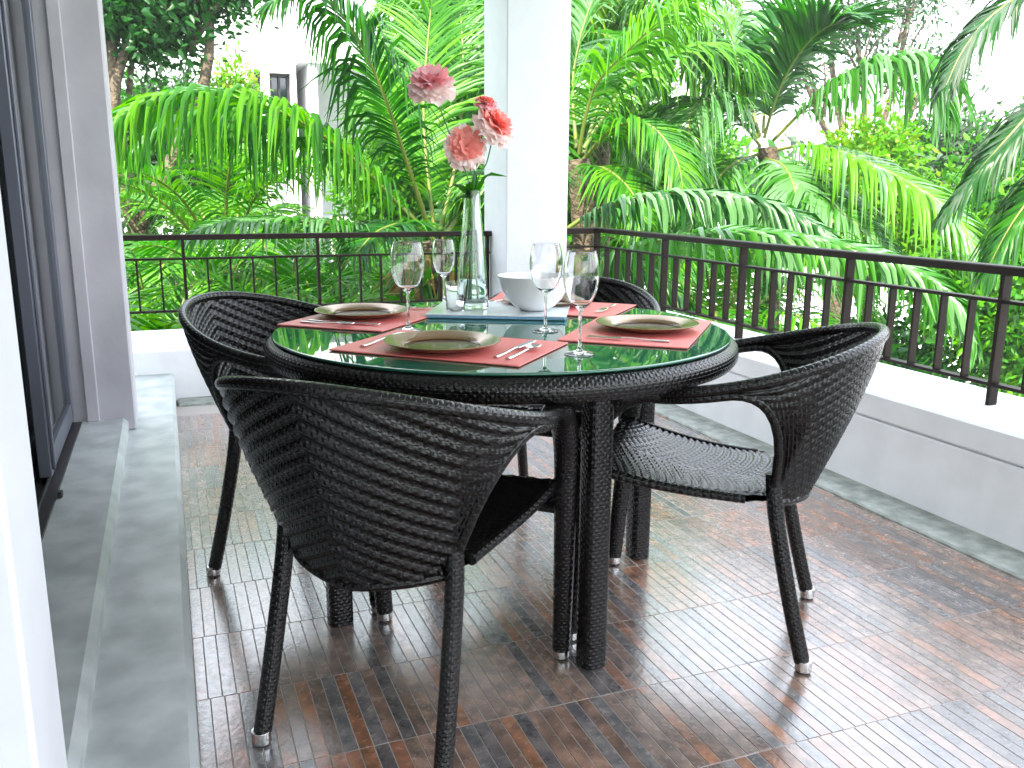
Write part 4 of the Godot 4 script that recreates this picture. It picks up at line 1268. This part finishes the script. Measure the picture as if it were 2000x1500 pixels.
	broad_tree("airy_tree", "thin leaved tree against the white sky at top right", "tree", "", Vector3(13.2, -3, -14.5), [[Vector3(-0.5, 7.2, 0), Vector3(1.2, 0.7, 1.0)], [Vector3(1.0, 6.4, 0.5), Vector3(1.1, 0.5, 0.9)], [Vector3(-1.9, 6.7, 0), Vector3(0.8, 0.8, 0.8)], [Vector3(0.8, 7.9, 0.0), Vector3(1.2, 0.6, 0.9)], [Vector3(-0.9, 8.4, 0.0), Vector3(1.2, 0.6, 0.9)]], 520, 0.12, "leaf_grey", "leaf_deep", 0.16, 9, 0.34, 0.8)
	broad_tree("hedge_tree", "green tree closing the gap behind the left palms", "tree", "trees far behind", Vector3(4.2, -3, -14.5), [[Vector3(0, 4.2, 0), Vector3(1.5, 1.5, 1.0)], [Vector3(0.6, 6.0, 0), Vector3(1.3, 1.5, 1.0)], [Vector3(0.3, 7.8, 0), Vector3(1.3, 1.2, 1.0)]], 2600, 0.16, "leaf_mid", "leaf_lime", 0.16)
	broad_tree("hedge_tree", "green tree closing the gap behind the middle palm", "tree", "trees far behind", Vector3(7.4, -3, -14.6), [[Vector3(0, 4.0, 0), Vector3(1.8, 1.5, 1.0)], [Vector3(-0.4, 6.0, 0), Vector3(1.6, 1.3, 1.0)], [Vector3(-0.9, 7.4, 0), Vector3(1.3, 0.9, 1.0)], [Vector3(1.6, 4.6, 0), Vector3(1.1, 1.0, 1.0)]], 2600, 0.16, "leaf_lime", "leaf_mid", 0.16)
	var k := 0
	for s in [[Vector3(-0.6, -3, -11.2), Vector3(1.2, 1.5, 0.8), "by the house corner"], [Vector3(1.4, -3, -11.6), Vector3(1.4, 1.55, 0.8), "under the arching left palm leaf"], [Vector3(3.6, -3, -11.8), Vector3(1.4, 1.7, 0.9), "behind the left palm trunk"], [Vector3(6.2, -3, -10.8), Vector3(1.4, 1.4, 0.9), "behind the right railing near the column"], [Vector3(8.4, -3, -8.8), Vector3(1.2, 1.2, 0.9), "under the right palm crown"]]:
		broad_tree("shrub", "leafy green shrub " + s[2], "shrub", "shrubs below the palms", s[0], [[Vector3(0, s[1].y, 0), s[1]]], 1300, 0.14, ["leaf_mid", "leaf_lime"][k % 2], "leaf_deep", 0.0)
		k += 1
	# a far belt of trees closes the horizon
	var belt := Node3D.new()
	belt.name = "treeline"
	add_child(belt)
	tag(belt, "far belt of trees along the horizon", "", "", "stuff")
	var lumps := []
	for i in 70:
		var a := lerpf(-1.3, 1.9, i / 69.0)
		var d := rng.randf_range(42, 60)
		lumps.append([Vector3(sin(a) * d, rng.randf_range(-1.5, 0.5), -cos(a) * d), Vector3(4.0, rng.randf_range(2.2, 3.6), 3.0)])
	leafy(belt, "crowns", clump_mesh(14, 1.1, 0.7, M.leaf_mid, M.leaf_grey), lumps, 5200)


func _ready() -> void:
	rng.seed = 20
	var cam := Camera3D.new()
	cam.name = "camera"
	cam.position = Vector3(0, 1.10, 0)
	cam.rotation_degrees = Vector3(-12.47, -21.25, 0.35)
	cam.fov = 47.03
	cam.near = 0.05
	cam.far = 400.0
	add_child(cam)
	var env := WorldEnvironment.new()
	env.name = "environment"
	var e := Environment.new()
	e.background_mode = Environment.BG_SKY
	var sm := ProceduralSkyMaterial.new()
	sm.sky_top_color = Color(0.90, 0.94, 1.0)
	sm.sky_horizon_color = Color(0.98, 0.98, 0.99)
	sm.sky_curve = 0.25
	sm.ground_bottom_color = Color(0.30, 0.36, 0.25)
	sm.ground_horizon_color = Color(0.75, 0.78, 0.76)
	sm.sun_angle_max = 20.0
	sm.energy_multiplier = 1.0
	var sky := Sky.new()
	sky.sky_material = sm
	e.sky = sky
	e.background_energy_multiplier = 1.0
	e.tonemap_mode = Environment.TONE_MAPPER_LINEAR
	e.tonemap_exposure = 5.4
	e.fog_enabled = true
	e.fog_density = 0.0015
	e.fog_light_color = Color(0.93, 0.96, 0.97)
	e.sdfgi_enabled = true
	e.ssao_enabled = true
	e.ssil_enabled = true
	env.environment = e
	add_child(env)
	var sun := DirectionalLight3D.new()
	sun.name = "sun"
	sun.light_energy = 1.0
	sun.light_color = Color(1.0, 0.96, 0.88)
	sun.light_angular_distance = 0.5
	sun.shadow_enabled = true
	sun.look_at_from_position(Vector3(-5.0, 10.0, 6.0), Vector3.ZERO, Vector3.UP)
	add_child(sun)
	make_materials()
	build_terrace()
	build_table_setting()
	build_garden()
